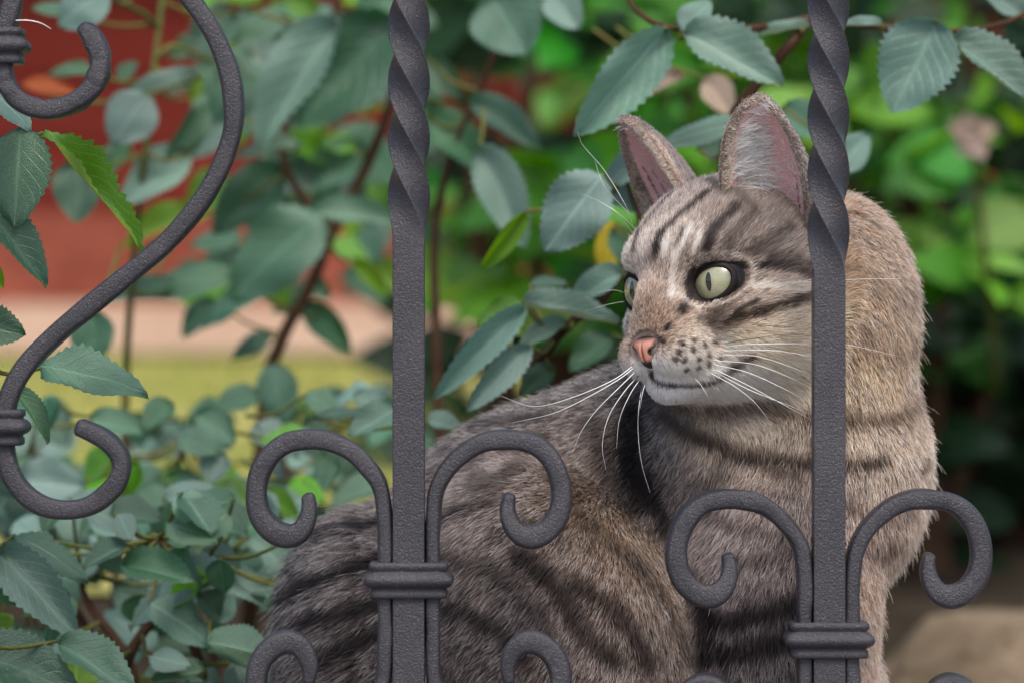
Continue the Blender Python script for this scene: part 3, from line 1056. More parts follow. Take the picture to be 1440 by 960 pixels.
def simple(name, color, rough=0.5, coat=0.0, spec=0.5):
    b = MatB(name)
    b.p.inputs['Base Color'].default_value = (*color, 1)
    b.p.inputs['Roughness'].default_value = rough
    b.p.inputs['Coat Weight'].default_value = coat
    b.p.inputs['Coat Roughness'].default_value = 0.03
    b.p.inputs['Coat IOR'].default_value = 1.65
    b.p.inputs['Specular IOR Level'].default_value = spec
    return b


def iris_material():
    b = simple('cat_iris', (0.4, 0.45, 0.2), 0.25, 1.0)
    uv = b.add('ShaderNodeUVMap')
    sp = b.add('ShaderNodeSeparateXYZ'); b.l.new(uv.outputs[0], sp.inputs[0])
    mp = b.add('ShaderNodeMapping'); mp.inputs['Scale'].default_value = (60, 2.5, 1)
    b.l.new(uv.outputs[0], mp.inputs['Vector'])
    nz = b.noise(1.0, 4, 0.6, mp.outputs[0])
    rad = b.ramp(sp.outputs['Y'], [(0.0, srgb(146, 142, 104)), (0.30, srgb(166, 164, 130)), (0.72, srgb(146, 146, 114)), (0.90, srgb(112, 112, 84)), (1.0, srgb(22, 20, 18))])
    vr = b.ramp(nz.outputs['Fac'], [(0.3, (0.78,) * 3), (0.7, (1.1,) * 3)])
    mx = b.add('ShaderNodeMix', data_type='RGBA', blend_type='MULTIPLY')
    mx.inputs[0].default_value = 1.0
    b.l.new(rad.outputs[0], mx.inputs[6]); b.l.new(vr.outputs[0], mx.inputs[7])
    b.l.new(mx.outputs[2], b.p.inputs['Base Color'])
    return b.m


EYE_DARK = simple('eye_dark', srgb(22, 17, 16), 0.35, 0.25, 0.3).m
PUPIL = simple('cat_pupil', (0.004, 0.004, 0.004), 0.1, 1.0).m
IRIS = iris_material()
LID = simple('eyelid_skin', srgb(26, 19, 19), 0.65, 0.0, 0.25).m


def cap(name, c, e, a, b, R, outline, mat, parent, rings=10, uvmap=False):
    """Patch of a sphere round direction e; outline(angle) -> angular radius."""
    n = 48
    verts = [W(c + e * R)]
    uvs = [(0, 0)]
    for i in range(1, rings + 1):
        for j in range(n):
            th = 2 * math.pi * j / n
            ph = outline(th) * i / rings
            verts.append(W(c + R * (e * math.cos(ph) + (a * math.cos(th) + b * math.sin(th)) * math.sin(ph))))
            uvs.append((j / n, i / rings))
    faces = [(0, 1 + j, 1 + (j + 1) % n) for j in range(n)]
    for i in range(rings - 1):
        for j in range(n):
            faces.append((1 + i * n + j, 1 + (i + 1) * n + j, 1 + (i + 1) * n + (j + 1) % n, 1 + i * n + (j + 1) % n))
    o = mesh_obj(name, verts, faces, mat, parent)
    if uvmap:
        lay = o.data.uv_layers.new(name='UVMap')
        for p in o.data.polygons:
            us = [uvs[v_] for v_ in p.vertices]
            wrap = max(q[0] for q in us) - min(q[0] for q in us) > 0.5
            for li, q in zip(p.loop_indices, us):
                lay.data[li].uv = (q[0] + (1 if wrap and q[0] < 0.5 else 0), q[1])
    return o


gaze = f0 * math.cos(math.radians(2)) + r0 * math.sin(math.radians(6))
gaze /= np.linalg.norm(gaze)
for s_, E_ in EYES.items():
    eye = cap('eye', E_['c'], E_['e'], E_['A'], E_['B'], EYE_R, lambda th: math.radians(172), EYE_DARK, cat_root, 24)
    g = gaze * 0.42 + E_['e'] * 0.58; g /= np.linalg.norm(g)
    ga = np.cross(hU, g); ga /= np.linalg.norm(ga)
    gb = np.cross(g, ga)
    cap('iris', E_['c'], g, ga, gb, EYE_R + 0.06, lambda th: math.radians(47), IRIS, eye, 12, True)
    slit = lambda th: 1.0 / math.sqrt((math.cos(th) / math.radians(6.0)) ** 2 + (math.sin(th) / math.radians(19)) ** 2)
    cap('pupil', E_['c'], g, ga, gb, EYE_R + 0.12, slit, PUPIL, eye, 6)
    # eyelid: dark rim that follows the almond opening
    n, m = 56, 8
    verts, faces = [], []
    for j in range(n):
        th = 2 * math.pi * j / n
        ct, st = math.cos(th), math.sin(th)
        ra_ = (9.0 + 1.2 * max(0, -ct) ** 6) if ct < 0 else 9.0 - 0.6 * ct
        rb_ = 5.7 if st > 0 else 6.5
        x, y = ra_ * ct, rb_ * st * (1 - 0.10 * abs(ct) ** 4)
        r_ = math.sqrt(x * x + y * y)
        ph = math.asin(min(0.97, r_ / (EYE_R + 0.4)))
        dirv = (E_['A'] * x + E_['B'] * y) / max(r_, 1e-6)
        cpt = E_['c'] + (EYE_R + 0.35) * (E_['e'] * math.cos(ph) + dirv * math.sin(ph))
        nor = (cpt - E_['c']) / np.linalg.norm(cpt - E_['c'])
        tan = dirv * math.cos(ph) - E_['e'] * math.sin(ph)
        for k in range(m):
            a = 2 * math.pi * k / m
            verts.append(W(cpt + nor * (0.5 * math.sin(a)) + tan * (1.3 * math.cos(a) + 0.7)))
    for j in range(n):
        for k in range(m):
            faces.append((j * m + k, j * m + (k + 1) % m, ((j + 1) % n) * m + (k + 1) % m, ((j + 1) % n) * m + k))
    mesh_obj('eyelid', verts, faces, LID, eye)


# nose leather: rounded triangle with two comma nostrils, cut from a small grid of its own
def nose_mesh():
    vx = 0.22
    g = [np.arange(-6, 5, vx), np.arange(-7.5, 7.6, vx), np.arange(-7, 6, vx)]
    X, Y, Z = np.meshgrid(*g, indexing='ij')

    def el(c, r):
        q = [(X - c[0]) / r[0], (Y - c[1]) / r[1], (Z - c[2]) / r[2]]
        k0 = np.sqrt(q[0] ** 2 + q[1] ** 2 + q[2] ** 2)
        return (k0 - 1) * min(r)
    d = el((-1.5, 0, 1.2), (4.6, 5.4, 2.9))
    d = smin(d, el((-1.2, 0, -1.6), (4.2, 2.5, 3.4)), 2.0)
    for s_ in (1, -1):
        d = smin(d, el((-2.2, s_ * 3.9, 0.2), (3.2, 2.0, 2.3)), 1.2)
        d = -smin(-d, el((1.6, s_ * 2.85, -0.35), (3.2, 1.05, 0.95)), 0.35)
        d = -smin(-d, el((0.2, s_ * 4.4, -0.9), (3.4, 1.7, 0.75)), 0.35)
    d = -smin(-d, el((3.0, 0, -2.6), (1.6, 0.35, 3.4)), 0.5)
    V, Q = surface_nets(d)
    return np.stack([g[k][0] + V[:, k] * vx for k in range(3)], 1), Q


nv_, nq_ = nose_mesh()
nose_c = np.array([48.0, 0, -20.6])
nb = simple('nose_leather', srgb(196, 128, 104), 0.42)
ng = nb.add('ShaderNodeAttribute'); ng.attribute_name = 'nose_colour'
nb.l.new(ng.outputs['Color'], nb.p.inputs['Base Color'])
nz_ = nb.noise(1500, 2, 0.5, nb.add('ShaderNodeNewGeometry').outputs['Position'])
nb.l.new(nb.bump(nz_.outputs['Fac'], 0.35, 0.0004).outputs[0], nb.p.inputs['Normal'])
nose = mesh_obj('nose', [W(hw_(nose_c + p * np.array([1.3, 1.5, 1.45]))) for p in nv_], nq_, nb.m, cat_root)
nc = np.ones((len(nv_), 4))
edge = np.clip((np.sqrt((nv_[:, 1] / 5.6) ** 2 + ((nv_[:, 2] - 0.2) / 3.6) ** 2) - 0.72) / 0.3, 0, 1)
edge = np.maximum(edge, np.clip((nv_[:, 2] - 1.8) / 1.4, 0, 1))
edge = np.maximum(edge, np.clip((np.abs(nv_[:, 1]) - 2.6) / 1.0, 0, 1) * 0.9)
edge = np.maximum(edge, ((((np.abs(nv_[:, 1]) - 3.5) / 1.9) ** 2 + ((nv_[:, 2] + 0.6) / 1.3) ** 2) < 1) * 1.0)
nc[:, :3] = srgb(196, 138, 118) * (1 - edge)[:, None] + srgb(34, 24, 24) * edge[:, None]
na = nose.data.attributes.new('nose_colour', 'FLOAT_COLOR', 'POINT')
na.data.foreach_set('color', nc.astype(np.float32).ravel())

WH = simple('whisker_white', (0.86, 0.85, 0.84), 0.35)
WH.p.inputs['Subsurface Weight'].default_value = 0.0
WH = WH.m
WHB = simple('whisker_dark', (0.05, 0.04, 0.04), 0.35).m


def whisker(root_px, path, mat=WH, r=0.17, root_y=None):
    """path: list of (px, py, depth mm). The root sits on the coat where root_px shows it."""
    h = hit(*root_px)
    if h is None:
        h = mm(root_px[0], root_px[1], root_y or 40)
    pts = [h + (np.array([0, 1.5, 0]))] + [mm(*p) for p in path]
    C_ = smooth_path(pts, 26)
    n, m = len(C_), 5
    t = np.gradient(C_, axis=0); t /= np.linalg.norm(t, axis=1)[:, None]
    a = np.cross(t, np.array([0.1, 1, 0.2])); a /= np.linalg.norm(a, axis=1)[:, None]
    b = np.cross(t, a)
    rr = r * (1 - 0.85 * np.linspace(0, 1, n) ** 1.5)
    verts = []
    for i in range(n):
        for k in range(m):
            th = 2 * math.pi * k / m
            verts.append(W(C_[i] + rr[i] * (a[i] * math.cos(th) + b[i] * math.sin(th))))
    faces = [(i * m + k, i * m + (k + 1) % m, (i + 1) * m + (k + 1) % m, (i + 1) * m + k) for i in range(n - 1) for k in range(m)]
    return mesh_obj('whisker', verts, faces, mat, cat_root)


# near cheek
NW = [
    ((1018, 488), [(1060, 484, 14), (1140, 483, 10), (1187, 484, 11), (1262, 500, 16)], WH),
    ((1012, 494), [(1050, 492, 18), (1100, 494, 13), (1150, 505, 12), (1210, 530, 16)], WH),
    ((1010, 500), [(1060, 500, 16), (1110, 515, 12), (1150, 530, 12)], WH),
    ((1006, 507), [(1060, 512, 16), (1110, 530, 12), (1145, 548, 12)], WH),
    ((1002, 512), [(1050, 523, 16), (1100, 545, 12), (1150, 572, 12)], WH),
    ((1000, 517), [(1045, 538, 17), (1090, 562, 13), (1145, 592, 12)], WH),
    ((1002, 520), [(1050, 546, 15), (1100, 566, 11), (1140, 582, 11)], WH),
    ((995, 522), [(1030, 541, 17), (1058, 562, 13), (1080, 588, 11)], WH),
    ((1012, 484), [(1060, 476, 18), (1110, 470, 15), (1142, 473, 14)], WHB),
    ((975, 530), [(985, 540, 20), (995, 556, 17)], WH),
    ((1100, 398), [(1160, 396, 14), (1200, 393, 14), (1268, 392, 20)], WH),
]
for rp, path, mt in NW:
    whisker(rp, path, mt)
# far cheek, hanging in front of the flank
FW = [
    ((893, 512), [(860, 535, 24), (800, 560, 22), (750, 571, 24), (704, 556, 28)], WH),
    ((894, 515), [(870, 533, 24), (830, 556, 22), (780, 580, 22), (720, 594, 26)], WH),
    ((896, 520), [(870, 545, 22), (840, 575, 20), (818, 605, 20), (806, 634, 22)], WH),
    ((899, 527), [(878, 550, 20), (856, 585, 17), (847, 625, 17), (852, 660, 19)], WH),
    ((902, 530), [(885, 556, 18), (871, 590, 16), (867, 630, 17)], WH),
    ((906, 534), [(900, 560, 16), (897, 600, 14), (902, 650, 14), (914, 692, 16)], WH),
    ((908, 536), [(903, 555, 18), (900, 575, 17)], WH),
    ((900, 525), [(882, 548, 24), (864, 578, 24), (850, 612, 26)], WHB),
]
for rp, path, mt in FW:
    whisker(rp, path, mt, 0.19)
# brow and far side
for rp, path in [((890, 318), [(880, 290, 36), (850, 240, 40), (820, 205, 44), (812, 185, 46)]), ((893, 322), [(870, 300, 36), (840, 282, 40), (815, 272, 44)]),
                 ((890, 328), [(868, 300, 40), (845, 285, 46)]), ((879, 412), [(862, 408, 40), (836, 412, 44)]), ((880, 424), [(866, 426, 38), (848, 430, 38), (822, 438, 40)]),
                 ((884, 300), [(850, 262, 44), (836, 225, 46)])]:
    whisker(rp, path, WH, 0.13, 62)
# ------------------------------------------------------------------ ground, walls, house
def ground_material(name, c1, c2, c3, scale, bump=0.004):
    b = MatB(name)
    co = b.add('ShaderNodeNewGeometry').outputs['Position']
    a = b.noise(scale, 6, 0.65, co)
    f = b.noise(scale * 14, 4, 0.6, co)
    r = b.ramp(a.outputs['Fac'], [(0.3, c1), (0.5, c2), (0.7, c3)])
    v = b.ramp(f.outputs['Fac'], [(0.25, (0.6,) * 3), (0.75, (1.25,) * 3)])
    mx = b.add('ShaderNodeMix', data_type='RGBA', blend_type='MULTIPLY')
    mx.inputs[0].default_value = 1.0
    b.l.new(r.outputs[0], mx.inputs[6]); b.l.new(v.outputs[0], mx.inputs[7])
    b.l.new(mx.outputs[2], b.p.inputs['Base Color'])
    b.l.new(b.bump(f.outputs['Fac'], 0.8, bump).outputs[0], b.p.inputs['Normal'])
    b.p.inputs['Roughness'].default_value = 0.9
    b.p.inputs['Specular IOR Level'].default_value = 0.1
    return b.m


SOIL = ground_material('garden_soil', (0.020, 0.015, 0.010), (0.035, 0.026, 0.017), (0.055, 0.042, 0.028), 9)
LAWN = ground_material('dry_lawn', (0.17, 0.22, 0.05), (0.34, 0.33, 0.10), (0.50, 0.43, 0.20), 2.6)
SAND = ground_material('sandy_path', (0.46, 0.31, 0.22), (0.52, 0.36, 0.26), (0.57, 0.42, 0.31), 4)
PAVE = ground_material('pavement_concrete', (0.22, 0.21, 0.20), (0.28, 0.27, 0.255), (0.33, 0.32, 0.30), 6)
STONE = ground_material('coping_stone_grey', (0.24, 0.22, 0.19), (0.32, 0.29, 0.25), (0.40, 0.36, 0.31), 14)


def ground_z(y):
    """The garden rises gently behind the wall, towards the house."""
    return float(np.interp(y, [0.0, 0.25, 0.6, 2.0, 2.9, 3.6, 8.0, 150.0], [LEDGE_Z - 0.02, LEDGE_Z - 0.02, LEDGE_Z - 0.04, ZC - 0.085, ZC - 0.03, ZC + 0.035, ZC + 0.15, ZC + 0.4]))


def sheet(name, x0, x1, ys, dz, mat, nx=14, rough=0.0):
    xs = np.linspace(x0, x1, nx)
    verts = [(x, y, ground_z(y) + dz + rough * math.sin(x * 7.3 + y * 5.1) * math.cos(x * 3.1 - y * 9.7)) for y in ys for x in xs]
    faces = [(j * nx + i, j * nx + i + 1, (j + 1) * nx + i + 1, (j + 1) * nx + i) for j in range(len(ys) - 1) for i in range(nx - 1)]
    return tag(mesh_obj(name, verts, faces, mat), kind='structure')


sheet('garden_ground', -60, 60, list(np.linspace(0.05, 4, 40)) + [5, 8, 20, 60, 150], 0.0, SOIL, 60)
sheet('lawn', -6, 0.12, np.linspace(1.15, 2.95, 24), 0.006, LAWN, 60, 0.004)
sheet('garden_path', -6, 6, np.linspace(2.93, 3.66, 8), 0.014, SAND, 40)
pv = mesh_obj('pavement', [(-60, -60, 0), (60, -60, 0), (60, 0.0, 0), (-60, 0.0, 0)], [(0, 1, 2, 3)], PAVE, None, False)
tag(pv, kind='structure')


def box_verts(x0, x1, y0, y1, z0, z1, bev=0.004):
    import bmesh
    bm = bmesh.new()
    bmesh.ops.create_cube(bm, size=1.0)
    for v_ in bm.verts:
        v_.co = Vector(((x0 + x1) / 2 + v_.co.x * (x1 - x0), (y0 + y1) / 2 + v_.co.y * (y1 - y0), (z0 + z1) / 2 + v_.co.z * (z1 - z0)))
    if bev:
        bmesh.ops.bevel(bm, geom=bm.edges[:], offset=bev, segments=2, affect='EDGES', profile=0.6)
    V = [tuple(v_.co) for v_ in bm.verts]
    bm.verts.index_update()
    F = [tuple(v_.index for v_ in f.verts) for f in bm.faces]
    bm.free()
    return V, F


def box(name, x0, x1, y0, y1, z0, z1, mat, parent=None, bev=0.004):
    V, F = box_verts(x0, x1, y0, y1, z0, z1, bev)
    return mesh_obj(name, V, F, mat, parent, False)


gw = empty('garden_wall', Vector((0, 0.08, 0)))
tag(gw, 'low stone garden wall with coping stones carrying the railing and the cat', 'wall')
box('wall_face', -3.2, 3.2, -0.06, 0.26, -0.02, LEDGE_Z - 0.05, STONE, gw, 0.006)
x = -3.2
while x < 3.15:
    w_ = 0.42 + 0.05 * random.random()
    box('coping_stone', x, min(x + w_ - 0.006, 3.2), -0.09, 0.29, LEDGE_Z - 0.052, LEDGE_Z, STONE, gw, 0.006)
    x += w_


# red timber house far behind
def paint_material():
    b = MatB('red_house_paint')
    co = b.add('ShaderNodeNewGeometry').outputs['Position']
    mp = b.add('ShaderNodeMapping'); mp.inputs['Scale'].default_value = (2.2, 8, 24)
    b.l.new(co, mp.inputs['Vector'])
    g = b.noise(2.0, 6, 0.65, mp.outputs[0])
    oi = b.add('ShaderNodeObjectInfo')
    r = b.ramp(g.outputs['Fac'], [(0.3, (0.11, 0.015, 0.010)), (0.55, (0.15, 0.021, 0.014)), (0.75, (0.20, 0.033, 0.022))])
    hsv = b.add('ShaderNodeHueSaturation')
    rr = b.add('ShaderNodeMapRange'); rr.inputs['To Min'].default_value = 0.85; rr.inputs['To Max'].default_value = 1.15
    b.l.new(oi.outputs['Random'], rr.inputs[0]); b.l.new(rr.outputs[0], hsv.inputs['Value'])
    b.l.new(r.outputs[0], hsv.inputs['Color']); b.l.new(hsv.outputs[0], b.p.inputs['Base Color'])
    b.p.inputs['Roughness'].default_value = 0.85
    b.p.inputs['Specular IOR Level'].default_value = 0.15
    b.l.new(b.bump(g.outputs['Fac'], 0.4, 0.003).outputs[0], b.p.inputs['Normal'])
    return b.m


def lit_wall_material():
    return ground_material('lit_wall_red', (0.20, 0.050, 0.032), (0.26, 0.072, 0.046), (0.32, 0.10, 0.068), 3.5)  # lighter red paints in the daylight reaching the lower wall


PAINT, LIT_WALL = paint_material(), lit_wall_material()
HY = 3.66
hz = ground_z(HY)
house = empty('red_house', Vector((-1.6, HY, hz)))
tag(house, 'red timber house with a lower wall painted paler for daylight, far behind the leaves', 'house')
box('lower_wall', -4.2, 0.75, HY, HY + 0.18, hz - 0.1, hz + 0.135, LIT_WALL, house, 0.006)
z = hz + 0.136
k = 0
while z < hz + 1.18:
    V, F = box_verts(-4.2, 0.74, HY + 0.035, HY + 0.055, z, z + 0.088, 0.005)
    o = mesh_obj('siding_board', V, F, PAINT, house, False)
    z += 0.090
    k += 1
box('wall', -4.19, 0.73, HY + 0.056, HY + 2.4, hz - 0.05, hz + 1.3, PAINT, house, 0)
WOOD = ground_material('dark_eave_wood', (0.06, 0.035, 0.025), (0.08, 0.05, 0.035), (0.1, 0.065, 0.045), 8)
box('eave', -4.5, 1.0, HY - 0.55, HY + 2.6, hz + 1.2, hz + 1.25, WOOD, house, 0.004)
V = [(-4.5, HY - 0.6, hz + 1.255), (1.0, HY - 0.6, hz + 1.255), (1.0, HY + 2.7, hz + 2.6), (-4.5, HY + 2.7, hz + 2.6),
     (-4.5, HY - 0.6, hz + 1.33), (1.0, HY - 0.6, hz + 1.33), (1.0, HY + 2.7, hz + 2.68), (-4.5, HY + 2.7, hz + 2.68)]
mesh_obj('roof', V, [(3, 2, 1, 0), (4, 5, 6, 7), (0, 1, 5, 4), (1, 2, 6, 5), (2, 3, 7, 6), (3, 0, 4, 7)], WOOD, house, False)

# boulder at the foot of the shrubs
def boulder(c, r, mat, label):
    import bmesh
    bm = bmesh.new()
    bmesh.ops.create_icosphere(bm, subdivisions=4, radius=1.0)
    V = np.array([v_.co[:] for v_ in bm.verts])
    n = 0.22 * vnoise(V * 10, 8, 91) + 0.09 * vnoise(V * 10, 3, 92) + 0.04 * vnoise(V * 10, 1.2, 93)
    V = V * (1 + n)[:, None] * np.array(r) + np.array(c)
    F = [tuple(v_.index for v_ in f.verts) for f in bm.faces]
    bm.free()
    return tag(mesh_obj('boulder', V, F, mat), label, 'boulder')


c = at(1390, 985, 0.85)
BOULD = ground_material('sandstone', (0.06, 0.045, 0.028), (0.15, 0.11, 0.072), (0.25, 0.19, 0.13), 14)
boulder((c.x + 0.01, c.y, c.z - 0.055), (0.125, 0.11, 0.10), BOULD, 'rounded tan sandstone boulder on the soil behind the cat')

# ------------------------------------------------------------------ leaves
def leaf_material(name, top, top2, back, spec=0.5, rough=0.42, transl=0.25, vein=1.0, jitter=0.18):
    b = MatB(name)
    uv = b.add('ShaderNodeUVMap')
    sp = b.add('ShaderNodeSeparateXYZ'); b.l.new(uv.outputs[0], sp.inputs[0])
    # v: 0..1 across, midrib at .5; u along
    ab = b.add('ShaderNodeMath', operation='SUBTRACT'); ab.inputs[1].default_value = 0.5
    b.l.new(sp.outputs['Y'], ab.inputs[0])
    av = b.add('ShaderNodeMath', operation='ABSOLUTE'); b.l.new(ab.outputs[0], av.inputs[0])
    mr = b.ramp(av.outputs[0], [(0.0, (1,) * 3), (0.03, (0.25,) * 3), (0.06, (0,) * 3)])
    sv = b.add('ShaderNodeMath', operation='MULTIPLY_ADD'); sv.inputs[1].default_value = -0.75
    b.l.new(av.outputs[0], sv.inputs[0]); b.l.new(sp.outputs['X'], sv.inputs[2])
    fr = b.add('ShaderNodeMath', operation='MULTIPLY'); fr.inputs[1].default_value = 7.5
    b.l.new(sv.outputs[0], fr.inputs[0])
    ff = b.add('ShaderNodeMath', operation='FRACT'); b.l.new(fr.outputs[0], ff.inputs[0])
    svr = b.ramp(ff.outputs[0], [(0.0, (0,) * 3), (0.42, (0,) * 3), (0.5, (0.55,) * 3), (0.58, (0,) * 3)])
    vn_ = b.add('ShaderNodeMath', operation='MAXIMUM')
    b.l.new(mr.outputs[0], vn_.inputs[0]); b.l.new(svr.outputs[0], vn_.inputs[1])
    tc = b.add('ShaderNodeTexCoord')
    oi = b.add('ShaderNodeObjectInfo')
    nz = b.add('ShaderNodeTexNoise', noise_dimensions='4D')
    nz.inputs['Scale'].default_value = 70; nz.inputs['Detail'].default_value = 4
    b.l.new(tc.outputs['Object'], nz.inputs['Vector'])
    wmul = b.add('ShaderNodeMath', operation='MULTIPLY'); wmul.inputs[1].default_value = 50
    b.l.new(oi.outputs['Random'], wmul.inputs[0]); b.l.new(wmul.outputs[0], nz.inputs['W'])
    cr = b.ramp(nz.outputs['Fac'], [(0.3, top), (0.7, top2)])
    mv = b.add('ShaderNodeMix', data_type='RGBA')
    mv.inputs[7].default_value = (*[min(1, t * 1.9 + 0.02) for t in top2], 1)
    vm = b.add('ShaderNodeMath', operation='MULTIPLY'); vm.inputs[1].default_value = 0.5 * vein
    b.l.new(vn_.outputs[0], vm.inputs[0]); b.l.new(vm.outputs[0], mv.inputs[0]); b.l.new(cr.outputs[0], mv.inputs[6])
    # underside
    geo = b.add('ShaderNodeNewGeometry')
    mb = b.add('ShaderNodeMix', data_type='RGBA'); mb.inputs[7].default_value = (*back, 1)
    b.l.new(geo.outputs['Backfacing'], mb.inputs[0]); b.l.new(mv.outputs[2], mb.inputs[6])
    hsv = b.add('ShaderNodeHueSaturation')
    for out_, lo_, hi_, off in (('Value', 1 - jitter * 1.6, 1 + jitter * 1.6, 1.0), ('Hue', 0.5 - 0.022, 0.5 + 0.022, 7.3), ('Saturation', 0.85, 1.1, 3.1)):
        m1 = b.add('ShaderNodeMath', operation='MULTIPLY'); m1.inputs[1].default_value = off * 13.7
        b.l.new(oi.outputs['Random'], m1.inputs[0])
        m2 = b.add('ShaderNodeMath', operation='FRACT'); b.l.new(m1.outputs[0], m2.inputs[0])
        m3 = b.add('ShaderNodeMapRange'); m3.inputs['To Min'].default_value = lo_; m3.inputs['To Max'].default_value = hi_
        b.l.new(m2.outputs[0], m3.inputs[0]); b.l.new(m3.outputs[0], hsv.inputs[out_])
    b.l.new(mb.outputs[2], hsv.inputs['Color'])
    b.l.new(hsv.outputs[0], b.p.inputs['Base Color'])
    b.p.inputs['Roughness'].default_value = rough
    b.p.inputs['Specular IOR Level'].default_value = spec
    inv = b.add('ShaderNodeMath', operation='MULTIPLY_ADD'); inv.inputs[1].default_value = -0.8
    b.l.new(vn_.outputs[0], inv.inputs[0]); b.l.new(nz.outputs['Fac'], inv.inputs[2])
    b.l.new(b.bump(inv.outputs[0], 0.5, 0.0012).outputs[0], b.p.inputs['Normal'])
    tr = b.add('ShaderNodeBsdfTranslucent')
    tcol = b.add('ShaderNodeHueSaturation'); tcol.inputs['Saturation'].default_value = 1.25; tcol.inputs['Value'].default_value = 2.2; tcol.inputs['Hue'].default_value = 0.47
    b.l.new(hsv.outputs[0], tcol.inputs['Color']); b.l.new(tcol.outputs[0], tr.inputs['Color'])
    ms = b.add('ShaderNodeMixShader'); ms.inputs[0].default_value = transl
    b.l.new(b.p.outputs[0], ms.inputs[1]); b.l.new(tr.outputs[0], ms.inputs[2])
    b.l.new(ms.outputs[0], b.out.inputs['Surface'])
    return b.m


L_ROSE = leaf_material('rose_leaf', (0.040, 0.112, 0.062), (0.072, 0.172, 0.098), (0.15, 0.25, 0.13), 0.8, 0.36, 0.2)
L_PALE = leaf_material('rose_leaf_sky_sheen', (0.115, 0.215, 0.170), (0.185, 0.300, 0.250), (0.22, 0.31, 0.21), 0.85, 0.38, 0.15)  # pale bluish tint paints in the sky reflected on glossy leaves
L_YOUNG = leaf_material('young_rose_leaf', (0.10, 0.26, 0.022), (0.16, 0.34, 0.035), (0.18, 0.34, 0.06), 0.5, 0.45, 0.35)
L_SHRUB = leaf_material('shrub_leaf', (0.032, 0.18, 0.012), (0.070, 0.29, 0.022), (0.10, 0.28, 0.05), 0.5, 0.45, 0.35)
L_SHADE = leaf_material('shaded_shrub_leaf', (0.009, 0.030, 0.010), (0.018, 0.052, 0.016), (0.04, 0.08, 0.04), 0.4, 0.45, 0.2)  # near-black colour paints in the shade among and under the shrubs
L_YELLOW = leaf_material('yellow_leaf', (0.42, 0.34, 0.03), (0.5, 0.42, 0.06), (0.45, 0.4, 0.1), 0.4, 0.5, 0.35)
L_ORANGE = leaf_material('orange_leaf', (0.26, 0.07, 0.012), (0.32, 0.11, 0.018), (0.28, 0.11, 0.03), 0.4, 0.5, 0.35)
L_PINK = leaf_material('pale_pink_petal', (0.34, 0.25, 0.20), (0.40, 0.30, 0.25), (0.38, 0.28, 0.23), 0.4, 0.5, 0.3)

STEM = ground_material('brown_cane', (0.05, 0.028, 0.018), (0.085, 0.045, 0.028), (0.11, 0.065, 0.035), 60, 0.001)
STEM_G = ground_material('green_leaf_stalk', (0.10, 0.13, 0.035), (0.14, 0.15, 0.045), (0.18, 0.13, 0.05), 60, 0.0005)


def leaf_mesh(name, mat, seed, nu=12, nv=6, wid=0.62, fold=0.18, droop=0.18, ripple=0.02, teeth=13, tooth=0.05, shape=0):
    """Unit leaf: base at the origin, tip at +X, upper side +Z, length 1."""
    r = random.Random(seed)
    us = np.linspace(0, 1, nu + 1)
    verts, uvs, faces = [], [], []
    a1, a2, ph = r.uniform(0.85, 1.15), r.uniform(-0.10, 0.10), r.uniform(0, 6)
    for u in us:
        if shape == 0:       # broad ovate with a short point
            w = (math.sin(math.pi * min(u, 0.999) ** 0.80)) ** 0.66 * (1 - 0.22 * u)
        else:                # longer, elliptic
            w = (math.sin(math.pi * min(u, 0.999) ** 0.92)) ** 0.95
        if u > 0.90:
            w *= 0.6 + 0.4 * (1 - u) / 0.10
        w = max(w, 0.012) * wid / 2 * a1
        for j in range(nv + 1):
            s = j / nv * 2 - 1
            ww = w
            uu = u
            if abs(s) > 0.99 and 0.04 < u < 0.98:
                ww = w * (1 + tooth * (((u * teeth) % 1.0) - 0.5) * 2)
                uu = u + 0.012
            y_ = s * ww + a2 * u * u * 0.4
            z_ = fold * abs(s) * ww - droop * u * u + ripple * math.sin(u * 11 + s * 3 + ph) * (0.3 + abs(s)) + 0.05 * math.sin(3 * s + ph)
            verts.append((uu, y_, z_)); uvs.append((u, j / nv))
    for i in range(nu):
        for j in range(nv):
            p = i * (nv + 1) + j
            faces.append((p, p + nv + 1, p + nv + 2, p + 1))
    me = bpy.data.meshes.new(name)
    me.from_pydata(verts, [], [tuple(reversed(f)) for f in faces])
    me.polygons.foreach_set('use_smooth', [True] * len(me.polygons))
    lay = me.uv_layers.new(name='UVMap')
    for p in me.polygons:
        for li, vi in zip(p.loop_indices, p.vertices):
            lay.data[li].uv = uvs[vi]
    me.materials.append(mat)
    # make +Z the front
    if me.polygons[nv // 2].normal.z < 0:
        me.flip_normals()
    return me


MESH = {}
for key, mat in (('rose', L_ROSE), ('pale', L_PALE), ('young', L_YOUNG), ('yellow', L_YELLOW), ('orange', L_ORANGE), ('pink', L_PINK)):
    MESH[key] = [leaf_mesh('leaf', mat, 10 * i + len(key), nu=26, nv=6, wid=1.0, fold=0.16 + 0.1 * (i % 3), droop=0.06 + 0.07 * (i % 4), ripple=0.012 + 0.006 * (i % 3), teeth=13, tooth=0.13, shape=0) for i in range(5)]
MESH['curl'] = [leaf_mesh('leaf', L_YOUNG, 77, nu=40, nv=6, wid=1.0, fold=0.75, droop=-0.16, ripple=0.035, teeth=15, tooth=0.12)]
for key, mat in (('shrub', L_SHRUB), ('dark', L_SHADE), ('shrub_young', L_YOUNG)):
    MESH[key] = [leaf_mesh('leaf', mat, 7 * i + len(key), nu=6, nv=2, wid=1.0, fold=0.2, droop=0.1 + 0.05 * i, ripple=0.01, tooth=0.0, shape=1) for i in range(4)]


